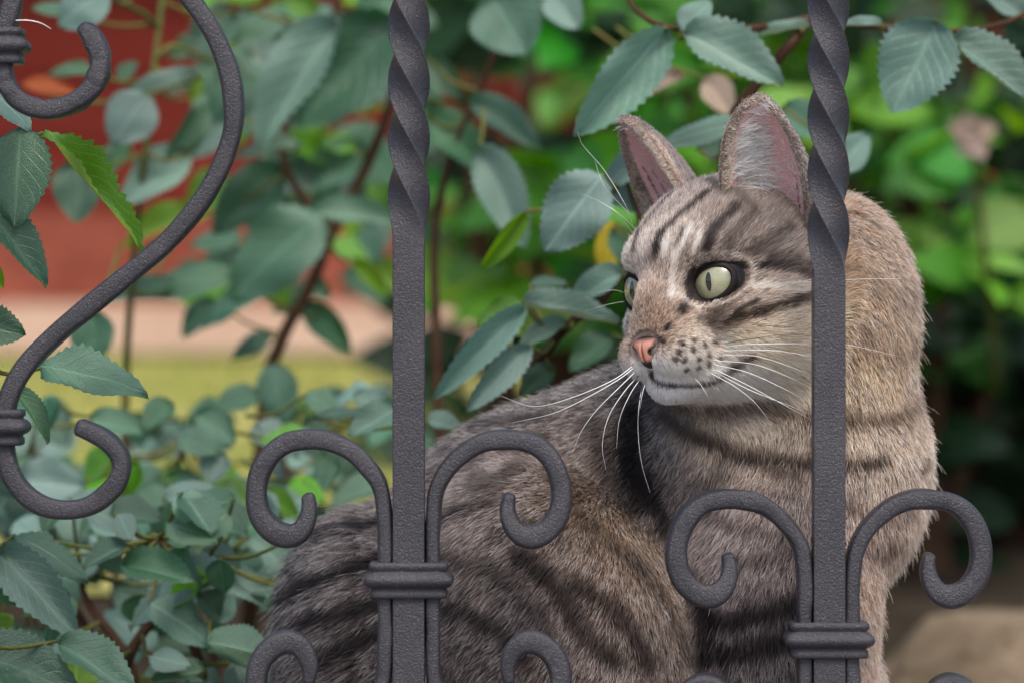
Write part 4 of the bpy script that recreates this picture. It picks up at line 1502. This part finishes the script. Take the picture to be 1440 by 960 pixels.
def put_leaf(parent, mesh, base, tip, width, normal, name='leaf'):
    """Lay a leaf from base to tip (world), with its face turned to normal."""
    base, tip, normal = Vector(base), Vector(tip), Vector(normal)
    ax = tip - base
    ln = ax.length
    ax.normalize()
    nz = normal - ax * normal.dot(ax)
    if nz.length < 1e-4:
        nz = Vector((0, 0, 1)) - ax * ax.z
    nz.normalize()
    ay = nz.cross(ax)
    m = Matrix(((ax.x * ln, ay.x * width, nz.x * ln, base.x), (ax.y * ln, ay.y * width, nz.y * ln, base.y), (ax.z * ln, ay.z * width, nz.z * ln, base.z), (0, 0, 0, 1)))
    o = bpy.data.objects.new(name, mesh)
    scene.collection.objects.link(o)
    o.parent = parent
    o.matrix_parent_inverse = parent.matrix_world.inverted()
    o.matrix_world = m
    return o


def tube(name, pts, radii, mat, parent, m=7, n=None):
    P_ = smooth_path(pts, n or max(8, 5 * len(pts)))
    rr = np.interp(np.linspace(0, 1, len(P_)), np.linspace(0, 1, len(radii)), radii)
    t = np.gradient(P_, axis=0); t /= np.linalg.norm(t, axis=1)[:, None] + 1e-12
    a = np.cross(t, np.array([0.21, 0.93, 0.3])); a /= np.linalg.norm(a, axis=1)[:, None]
    b = np.cross(t, a)
    verts = [tuple(P_[i] + rr[i] * (a[i] * math.cos(2 * math.pi * k / m) + b[i] * math.sin(2 * math.pi * k / m))) for i in range(len(P_)) for k in range(m)]
    faces = [(i * m + k, i * m + (k + 1) % m, (i + 1) * m + (k + 1) % m, (i + 1) * m + k) for i in range(len(P_) - 1) for k in range(m)]
    faces.append(tuple(range(m))[::-1]); faces.append(tuple(range((len(P_) - 1) * m, len(P_) * m)))
    return mesh_obj(name, verts, faces, mat, parent)


class Plant:
    def __init__(self, name, label, cat, root, group=None):
        self.e = empty(name, Vector(root))
        tag(self.e, label, cat, group)
        self.canes = []
        self.r = random.Random(int(abs(root[0] * 1000) + root[1] * 77))

    def cane(self, pts, radii, mat=None):
        """pts world points"""
        pts = [tuple(p) for p in pts]
        o = tube('cane', pts, radii, mat or STEM, self.e, n=max(16, 8 * len(pts)))
        self.canes.append(smooth_path(pts, 60))
        return o

    def nearest(self, p):
        best = None
        for c in self.canes:
            d = ((c - np.array(p)) ** 2).sum(1)
            i = d.argmin()
            if best is None or d[i] < best[0]:
                best = (d[i], c[i])
        return best

    def leaf(self, bpx, tpx, wpx, y, kind='rose', tilt=20, yaw=0, slope=0.0, stalk=True, var=None):
        """bpx/tpx picture points of base and tip, wpx width, y distance behind the railing (m); slope: tip nearer (-) or farther (+), m."""
        b, t = at(*bpx, y), at(*tpx, y + slope)
        w = wpx / S * (D + y) / D
        th, ya = math.radians(tilt), math.radians(yaw)
        nrm = Vector((math.sin(ya) * math.cos(th), -math.cos(th) * math.cos(ya), math.sin(th)))
        # the unit leaf is a little narrower than its nominal width
        me = MESH[kind][var if var is not None else self.r.randrange(len(MESH[kind]))]
        o = put_leaf(self.e, me, b, t, w * 1.12, nrm)
        if stalk and self.canes:
            d2, q = self.nearest(b)
            if d2 > 0.07 ** 2:
                q = np.array(b) + (q - np.array(b)) * (0.05 / math.sqrt(d2))
            mid = (np.array(b) + q) / 2 + np.array([0, 0, -0.004])
            tube('leaf_stalk', [tuple(q), tuple(mid), tuple(b)], [0.0011, 0.0009, 0.0007], STEM_G, self.e, 5, 8)
        return o


# ---- the rose that climbs through the left end of the railing
p = Plant('rose_bush', 'rose shoots with sharp toothed leaves hugging the tall S scroll', 'rose bush', (at(-90, 0, 0.05).x, 0.05, LEDGE_Z - 0.02), 'rose bushes behind the railing')
p.cane([(at(-90, 0, .05).x, .05, LEDGE_Z - 0.02), at(-70, 900, .06), at(-40, 620, .05), at(-30, 420, .05), at(-22, 250, .045), at(-20, 60, .05), at(-40, -200, .06)], [.0035, .003, .003, .0025, .002, .0016, .0012])
p.leaf((32, 180), (22, 318), 112, .034, 'rose', 12, -15, -.004, var=0)
p.leaf((60, 187), (190, 362), 34, .034, 'curl', 8, 30, .0, var=0)
p.leaf((-14, 128), (44, 176), 46, .036, 'pale', 40, 10, -.006, var=2)
p.leaf((-22, 288), (74, 386), 62, .034, 'rose', 30, 20, -.004, var=3)
p.leaf((-44, 452), (36, 470), 66, .036, 'rose', 15, 0, .0, var=4)
p.leaf((56, 518), (202, 538), 72, .036, 'rose', 38, 0, -.010, var=2)
p.leaf((24, 546), (78, 614), 34, .038, 'rose', 20, 40, .0, var=3)
p.leaf((-20, 372), (6, 402), 26, .034, 'young', 15, 20, 0, stalk=False)
p.leaf((-6, 770), (108, 892), 88, .10, 'pale', 35, -15, -.008, var=1)
p.leaf((20, 752), (126, 812), 62, .11, 'rose', 45, 0, -.008, var=0)
p.leaf((-40, 915), (108, 950), 96, .085, 'rose', 40, 0, -.01, var=3)
p.leaf((84, 900), (190, 968), 74, .09, 'rose', 45, 10, -.01, var=4)
p.leaf((-30, 780), (26, 846), 70, .10, 'rose', 30, 10, 0, var=2)

# ---- the tall rose in the middle distance, before the red house
Y0 = .54
p = Plant('rose_bush', 'tall rose bush with grey green leaves in front of the red house', 'rose bush', (at(330, 0, Y0).x, Y0, ground_z(Y0)), 'rose bushes behind the railing')
p.cane([(at(330, 0, Y0).x, Y0, ground_z(Y0)), at(360, 760, Y0), at(372, 560, Y0), at(398, 474, Y0), at(436, 404, Y0), at(466, 330, Y0), at(508, 250, Y0), at(540, 175, Y0), at(566, 90, Y0), at(600, -60, Y0)], [.005, .0045, .0042, .004, .0036, .0033, .003, .0028, .0025, .002])
p.cane([at(180, 700, Y0), at(176, 560, Y0), at(182, 440, .52), at(192, 320, .49), at(204, 220, .46), at(214, 120, .46), at(228, 0, .46), at(240, -120, .46)], [.0024, .0022, .002, .0018, .0018, .0017, .0016, .0012], STEM_G)
p.cane([at(466, 330, Y0), at(400, 230, Y0), at(420, 120, Y0), at(470, 20, Y0), at(500, -80, Y0)], [.0026, .0022, .002, .0018, .0014])
for a in [((152, -12), (84, 26), 74, .20, 'pale', 20, 0), ((206, 132), (163, 198), 84, .24, 'pale', 15, 0), ((278, 106), (178, 130), 34, .26, 'pale', 40, 0), ((132, 100), (72, 98), 24, .27, 'rose', 30, 0), ((166, 112), (190, 88), 22, .27, 'rose', 20, 0),
          ((288, 134), (238, 246), 40, .27, 'rose', 10, 35), ((272, 214), (178, 278), 72, .27, 'pale', 25, 0), ((112, 224), (108, 306), 74, .25, 'rose', 12, 0), ((182, 200), (140, 246), 42, .28, 'rose', 25, 0), ((284, 108), (268, 142), 18, .26, 'young', 10, 0),
          ((334, 18), (270, 76), 62, .28, 'rose', 20, 0), ((404, 22), (326, 54), 52, .28, 'rose', 25, 0), ((474, 26), (362, 186), 100, .24, 'pale', 10, -20), ((556, 24), (428, 164), 130, .30, 'rose', 18, 15), ((378, 106), (282, 156), 84, .30, 'rose', 22, 0),
          ((424, 204), (330, 212), 30, .30, 'rose', 42, 0), ((402, 236), (304, 316), 88, .32, 'rose', 20, 0), ((454, 306), (328, 404), 104, .29, 'rose', 20, 0), ((436, 298), (556, 306), 58, .30, 'rose', 38, 0), ((330, 386), (196, 410), 64, .30, 'rose', 40, 0),
          ((364, 412), (286, 448), 44, .32, 'rose', 40, 0), ((426, 428), (488, 488), 52, .33, 'rose', 20, 0), ((380, 512), (402, 588), 66, .28, 'rose', 25, 0), ((132, 436), (128, 508), 66, .24, 'rose', 10, 0), ((498, 364), (542, 414), 26, .33, 'young', 15, 0),
          ((520, 210), (430, 262), 70, .36, 'rose', 25, 0), ((470, 186), (560, 244), 72, .38, 'rose', 25, 0), ((420, 330), (470, 250), 60, .36, 'rose', 25, 0), ((280, 300), (180, 330), 50, .33, 'young', 35, 0), ((330, 160), (270, 210), 60, .33, 'pale', 22, 0),
          ((540, 90), (470, 150), 80, .36, 'pale', 22, 0), ((350, 70), (300, 130), 50, .34, 'rose', 22, 0), ((486, 300), (410, 322), 46, .33, 'rose', 40, 0), ((300, 420), (260, 470), 40, .34, 'rose', 25, 0), ((240, 345), (190, 372), 36, .33, 'rose', 35, 0),
          ((560, -20), (500, 40), 60, .36, 'rose', 20, 0), ((330, 20), (270, 30), 40, .36, 'rose', 35, 0), ((620, 150), (570, 220), 70, .40, 'rose', 15, 0), ((450, 440), (390, 430), 30, .33, 'rose', 35, 0), ((245, 405), (150, 420), 46, .30, 'rose', 40, 0),
          ((380, 470), (330, 500), 36, .33, 'rose', 30, 0), ((440, 270), (400, 230), 44, .36, 'rose', 30, 0), ((398, 196), (470, 226), 44, .36, 'young', 35, 0), ((500, 210), (452, 200), 30, .36, 'young', 35, 0)]:
    b_, t_, w_, y_ = a[:4]
    p.leaf(b_, (b_[0] + (t_[0] - b_[0]) * 1.10, b_[1] + (t_[1] - b_[1]) * 1.10), w_ * 1.05, y_ * 1.72, *a[4:])
p.leaf((30, 118), (112, 128), 34, .42, 'orange', 30, 0, stalk=True)
p.leaf((100, 16), (44, 10), 26, .44, 'rose', 30, 0)
# curved leaf stalks that show against the red wall
tube('leaf_stalk', [at(222, 40, .46), at(205, 22, .45), at(178, 8, .41), at(150, -10, .35)], [.0016, .0014, .0012], STEM_G, p.e, 6, 14)
tube('leaf_stalk', [at(218, 84, .46), at(240, 66, .46), at(270, 72, .47), at(300, 88, .48)], [.0017, .0015, .0012], STEM_G, p.e, 6, 14)

rr_ = random.Random(44)
for i in range(84):
    bx, by = rr_.uniform(285, 570), rr_.uniform(-20, 400)
    a_ = rr_.uniform(0, 6.28); L_ = rr_.uniform(50, 88)
    p.leaf((bx, by), (bx + math.cos(a_) * L_, by + abs(math.sin(a_)) * L_ * .6 + 8), L_ * rr_.uniform(.55, .75), rr_.uniform(.62, .85), rr_.choices(['rose', 'young', 'pale'], [6, 2, 1])[0], rr_.uniform(10, 45), rr_.uniform(-30, 30), stalk=False)

# ---- low roses filling the bottom left corner
def thicket(label, root_px, y, region, n, ysp, kinds, size, seed, name='rose_bush', canes=5, group='rose bushes behind the railing', tilt=(20, 60), cat='rose bush'):
    r = random.Random(seed)
    rx = at(root_px, 0, y).x
    q = Plant(name, label, cat, (rx, y, ground_z(y)), group)
    x0, x1, y0, y1 = region
    for i in range(canes):
        cx = x0 + (x1 - x0) * (i + 0.5) / canes
        tx, ty, yy = cx + r.uniform(-40, 40), r.uniform(y0, y0 + (y1 - y0) * 0.35), y + r.uniform(-ysp, ysp) * 0.6
        g = Vector((rx + (at(cx, 0, y).x - rx) * 0.5, y, ground_z(y) - 0.005))
        t = at(tx, ty, yy)
        m1 = g.lerp(t, 0.4) + Vector((r.uniform(-.02, .02), r.uniform(-.02, .02), 0.02))
        m2 = g.lerp(t, 0.75) + Vector((r.uniform(-.015, .015), r.uniform(-.015, .015), 0.015))
        q.cane([g, m1, m2, t], [.0035, .003, .0022, .0013])
    for i in range(n):
        px, py = r.uniform(x0, x1), r.uniform(y0, y1)
        yy = y + r.uniform(-ysp, ysp)
        a = r.uniform(0, 2 * math.pi)
        L_ = size * r.uniform(0.7, 1.25)
        dx, dy = math.cos(a) * L_, abs(math.sin(a)) * L_ * 0.55 + 6
        k_ = r.choices(list(kinds), list(kinds.values()))[0]
        q.leaf((px, py), (px + dx, py + dy), L_ * r.uniform(0.62, 0.82), yy, k_, r.uniform(*tilt), r.uniform(-35, 35), r.uniform(-.02, .01), stalk=(i % 2 == 0))
    return q


q = thicket('low rose bush with dull green leaves left of the cat', 200, .24, (-30, 470, 690, 1020), 130, .10, {'rose': 5, 'pale': 3, 'young': .6}, 80, 5)
for a in [((100, 700), (180, 742), 60, .22, 'pale', 50, 0), ((330, 800), (170, 860), 84, .18, 'pale', 50, 0), ((210, 850), (300, 900), 70, .17, 'pale', 45, 0), ((300, 720), (230, 766), 60, .22, 'pale', 45, 0), ((290, 800), (390, 850), 66, .20, 'pale', 45, 0),
          ((295, 900), (370, 930), 56, .16, 'rose', 45, 0), ((290, 940), (210, 955), 46, .15, 'rose', 45, 0), ((230, 700), (330, 690), 46, .24, 'pale', 45, 0), ((350, 750), (420, 800), 60, .24, 'pale', 40, 0)]:
    q.leaf(*a)
thicket('rose bush of mixed green leaves between the tall rose and the lawn', 260, .46, (-40, 560, 548, 830), 170, .15, {'rose': 6, 'pale': 2.4, 'young': 1.2}, 80, 6)
q = Plant('rose_bush', 'pale rose sprig rising beside the straight bar behind the cat', 'rose bush', (at(560, 0, .3).x, .30, ground_z(.3)), 'rose bushes behind the railing')
q.cane([(at(560, 0, .3).x, .30, ground_z(.3)), at(570, 800, .28), at(590, 640, .24), at(580, 580, .22)], [.003, .0026, .002, .0013])
q.leaf((562, 572), (488, 610), 50, .20, 'pale', 35, 0); q.leaf((600, 590), (650, 600), 40, .22, 'pale', 45, 0); q.leaf((440, 586), (540, 574), 26, .24, 'rose', 45, 0)

# ---- the rose behind the cat, its sprays showing round the head
Yb = .25
p = Plant('rose_bush', 'rose bush whose silvery sprays show around the cat\'s head', 'rose bush', (at(980, 0, Yb).x, Yb + .03, ground_z(Yb)), 'rose bushes behind the railing')
gx0 = (at(980, 0, Yb).x, Yb + .03, ground_z(Yb))
p.cane([gx0, at(1000, 800, .27), at(1005, 500, .26), at(1012, 300, .25), at(1030, 172, .24), at(1058, 128, .235), at(1100, 76, .23), at(1142, 26, .23), at(1190, -60, .23)], [.005, .005, .0045, .004, .0032, .003, .0028, .0025, .002])
p.cane([at(1000, 800, .27), at(860, 640, .25), at(745, 540, .24), at(770, 492, .23), at(806, 452, .225), at(850, 420, .225), at(900, 330, .23), at(880, 250, .23)], [.004, .0034, .003, .0028, .0024, .002, .0017, .0013])
p.cane([at(1142, 26, .23), at(1060, 40, .22), at(960, 42, .215), at(900, 20, .215), at(860, -40, .22)], [.002, .0017, .0014, .0012, .001])
p.cane([at(1142, 26, .23), at(1220, 36, .22), at(1330, 45, .22), at(1420, 30, .22), at(1500, -20, .22)], [.002, .0017, .0014, .0012, .001])
p.cane([gx0, at(660, 800, .47), at(612, 420, .48), at(628, 240, .47), at(690, 90, .45), at(745, -60, .42)], [.004, .0034, .003, .0026, .002, .0014])
p.cane([gx0, at(1150, 800, .30), at(1180, 500, .29), at(1185, 240, .27), at(1170, 120, .25)], [.004, .0036, .003, .0022, .0014])
for a in [((938, 40), (810, 192), 96, .20, 'pale', 14, 25, 0), ((963, 42), (1102, 116), 84, .20, 'pale', 25, 0, -.01), ((958, 44), (1000, 0), 44, .21, 'pale', 20, 0, 0), ((1138, 36), (1056, 44), 16, .22, 'pale', 50, 0, 0),
          ((1318, 30), (1254, 158), 122, .19, 'pale', 14, 0, 0), ((1340, 52), (1460, 140), 74, .19, 'pale', 30, 20, 0), ((1240, 34), (1184, 30), 20, .21, 'pale', 40, 0, 0), ((1178, 240), (1222, 184), 52, .28, 'pale', 15, 0, 0),
          ((846, 246), (764, 352), 92, .20, 'pale', 14, 10, 0), ((676, 204), (738, 348), 74, .36, 'pale', 14, 0, 0), ((738, 298), (680, 384), 32, .22, 'young', 14, 30, 0), ((910, 206), (846, 268), 44, .22, 'pale', 20, 20, 0), ((840, 264), (908, 300), 40, .23, 'pale', 30, 0, 0),
          ((1044, 172), (924, 204), 48, .23, 'pale', 35, 0, 0), ((980, 210), (1050, 200), 60, .25, 'rose', 25, 0, 0), ((962, 106), (866, 152), 34, .42, 'pink', 40, 0, 0), ((990, 110), (1030, 160), 52, .40, 'pink', 25, 0, 0),
          ((735, 424), (872, 448), 42, .21, 'pale', 42, 0, 0), ((876, 380), (796, 424), 52, .22, 'pale', 30, 0, 0), ((738, 432), (612, 554), 48, .20, 'pale', 30, 30, -.01), ((745, 486), (660, 572), 46, .20, 'pale', 30, 30, -.01), ((796, 452), (724, 488), 40, .21, 'pale', 40, 0, 0),
          ((735, 424), (668, 458), 42, .23, 'young', 20, 0, 0), ((780, 516), (730, 550), 44, .23, 'rose', 25, 0, 0), ((745, 400), (800, 395), 28, .26, 'rose', 35, 0, 0), ((866, 312), (846, 388), 40, .36, 'yellow', 12, 0, 0), ((862, 320), (890, 380), 44, .34, 'rose', 15, 0, 0),
          ((690, -10), (742, 76), 120, .40, 'rose', 15, 0, 0), ((770, -14), (815, 40), 60, .40, 'pale', 15, 0, 0), ((600, 160), (694, 236), 64, .46, 'rose', 25, 0, 0), ((660, 140), (760, 206), 56, .44, 'rose', 28, 0, 0), ((600, 80), (650, 140), 44, .46, 'rose', 20, 0, 0),
          ((1100, 150), (1150, 190), 60, .30, 'rose', 20, 0, 0), ((860, 470), (800, 520), 50, .30, 'rose', 30, 0, 0), ((1440, 20), (1380, -20), 50, .24, 'pale', 20, 0, 0), ((700, 430), (740, 470), 40, .30, 'young', 25, 0, 0)]:
    p.leaf(*a[:7], slope=a[7])

# ---- shrubs in the background: each leaf of the visible face built
def shrub(label, cx_px, y, region, n, kinds, size_mm, seed, depth=.25, name='garden_shrub', up=(10, 60), group='shrubs at the back of the garden'):
    r = random.Random(seed)
    rx = at(cx_px, 0, y).x
    q = Plant(name, label, 'shrub', (rx, y + depth * 0.5, ground_z(y)), group)
    x0, x1, y0, y1 = region
    g = Vector((rx, y + depth * 0.5, ground_z(y)))
    for i in range(7):
        t = at(r.uniform(x0, x1), r.uniform(y0, y0 + (y1 - y0) * .5), y + depth * r.uniform(.2, .8))
        q.cane([g + Vector((r.uniform(-.03, .03), r.uniform(-.03, .03), 0)), g.lerp(t, .5) + Vector((r.uniform(-.04, .04), 0, .03)), t], [.009, .006, .003])
    # twigs end in tufts of leaves
    cl = []
    for i in range(max(1, n // 7)):
        cl.append((r.uniform(x0, x1), r.uniform(y0, y1), y + depth * r.random() ** 1.3, r.choices(list(kinds), list(kinds.values()))[0]))
    for i in range(n):
        cxp, cyp, yy, kd_ = cl[i % len(cl)]
        b = at(cxp, cyp, yy) + Vector((r.gauss(0, .012), r.gauss(0, .012), r.gauss(0, .012)))
        a, e = r.uniform(0, 2 * math.pi), r.uniform(-.5, .5)
        L_ = size_mm / 1000 * r.uniform(.7, 1.25)
        t = b + Vector((math.cos(a) * math.cos(e), math.sin(a) * math.cos(e) * .7 - .15, math.sin(e))) * L_
        th = math.radians(r.uniform(*up)); ya = math.radians(r.uniform(-50, 50))
        put_leaf(q.e, r.choice(MESH[kd_]), b, t, L_ * r.uniform(.5, .66), (math.sin(ya) * math.cos(th), -math.cos(th) * math.cos(ya), math.sin(th)))
    return q


shrub('bright green shrub behind the rose, left of the cat\'s ears', 760, 1.05, (600, 960, -120, 450), 210, {'shrub': 5, 'shrub_young': 2, 'dark': 1.5}, 60, 21, .40)
shrub('bright green shrub rising behind the cat\'s ears', 1090, 1.15, (920, 1250, -120, 420), 180, {'shrub': 5, 'shrub_young': 2.2, 'dark': 1.5}, 60, 22, .40)
shrub('bright green shrub right of the cat with a faded bloom', 1350, 1.05, (1170, 1560, -120, 480), 230, {'shrub': 6, 'shrub_young': 2.0, 'dark': 1.6}, 56, 23, .42)
shrub('shrub of blackened leaves standing in for the shade right of the cat', 1420, 1.25, (1230, 1640, 400, 900), 290, {'dark': 6, 'shrub': .5}, 70, 24, .35)
shrub('added hedge plant, leaves blackened as shade in the gap behind the cat', 900, 1.75, (620, 1250, -150, 640), 280, {'dark': 6, 'shrub': 1.2}, 90, 25, .40)
shrub('tall added shrub, leaves blackened as shade behind the bright shrubs on the right', 1400, 1.9, (1150, 1750, -180, 560), 260, {'dark': 6, 'shrub': 1.0}, 95, 26, .40)
# faded bloom
fl_c = at(1365, 190, .98)
bl_ = Plant('rose_flower', 'faded pinkish rose bloom among the bright leaves on the right', 'flower', fl_c)
for i in range(11):
    a = i * 2.4
    rr_ = .006 + .0012 * i
    d = Vector((math.cos(a), -.5, math.sin(a))).normalized()
    put_leaf(bl_.e, MESH['pink'][i % 5], fl_c + d * .002, fl_c + d * (.010 + .0009 * i), .016, (d.x * .3, -1, .3 + d.z * .3), 'petal')
tube('stem', [fl_c, fl_c + Vector((.01, .03, -.05)), fl_c + Vector((.03, .1, -.16))], [.0025, .002, .002], STEM_G, bl_.e, 6)

# ---- short dry grass on the lawn
gr = random.Random(3)
V, F = [], []
for i in range(9000):
    x_, y_ = gr.uniform(-2.2, 0.1), gr.uniform(1.2, 2.92)
    z_ = ground_z(y_) + .004
    h_ = gr.uniform(.012, .035); a = gr.uniform(0, 6.28); w_ = .0018
    lx, ly = gr.gauss(0, .012), gr.gauss(0, .012)
    n_ = len(V)
    V += [(x_ - math.cos(a) * w_, y_ - math.sin(a) * w_, z_), (x_ + math.cos(a) * w_, y_ + math.sin(a) * w_, z_), (x_ + lx, y_ + ly, z_ + h_)]
    F.append((n_, n_ + 1, n_ + 2))
GRASS = ground_material('grass_blades', (0.24, 0.29, 0.05), (0.36, 0.37, 0.09), (0.46, 0.42, 0.16), 3)
tag(mesh_obj('grass', V, F, GRASS, None, False), 'short yellowish grass growing on the lawn before the house', 'grass', kind='stuff')

# ---- a fine white hair caught on the upper collar
hp = [at(22, 29, -.006), at(40, 29, -.007), at(58, 33, -.007), at(72, 41, -.006)]
tag(tube('shed_hair', hp, [.00022, .0002, .0001], WH, None, 5, 14), 'fine white shed hair caught on the upper collar of the railing', 'hair')
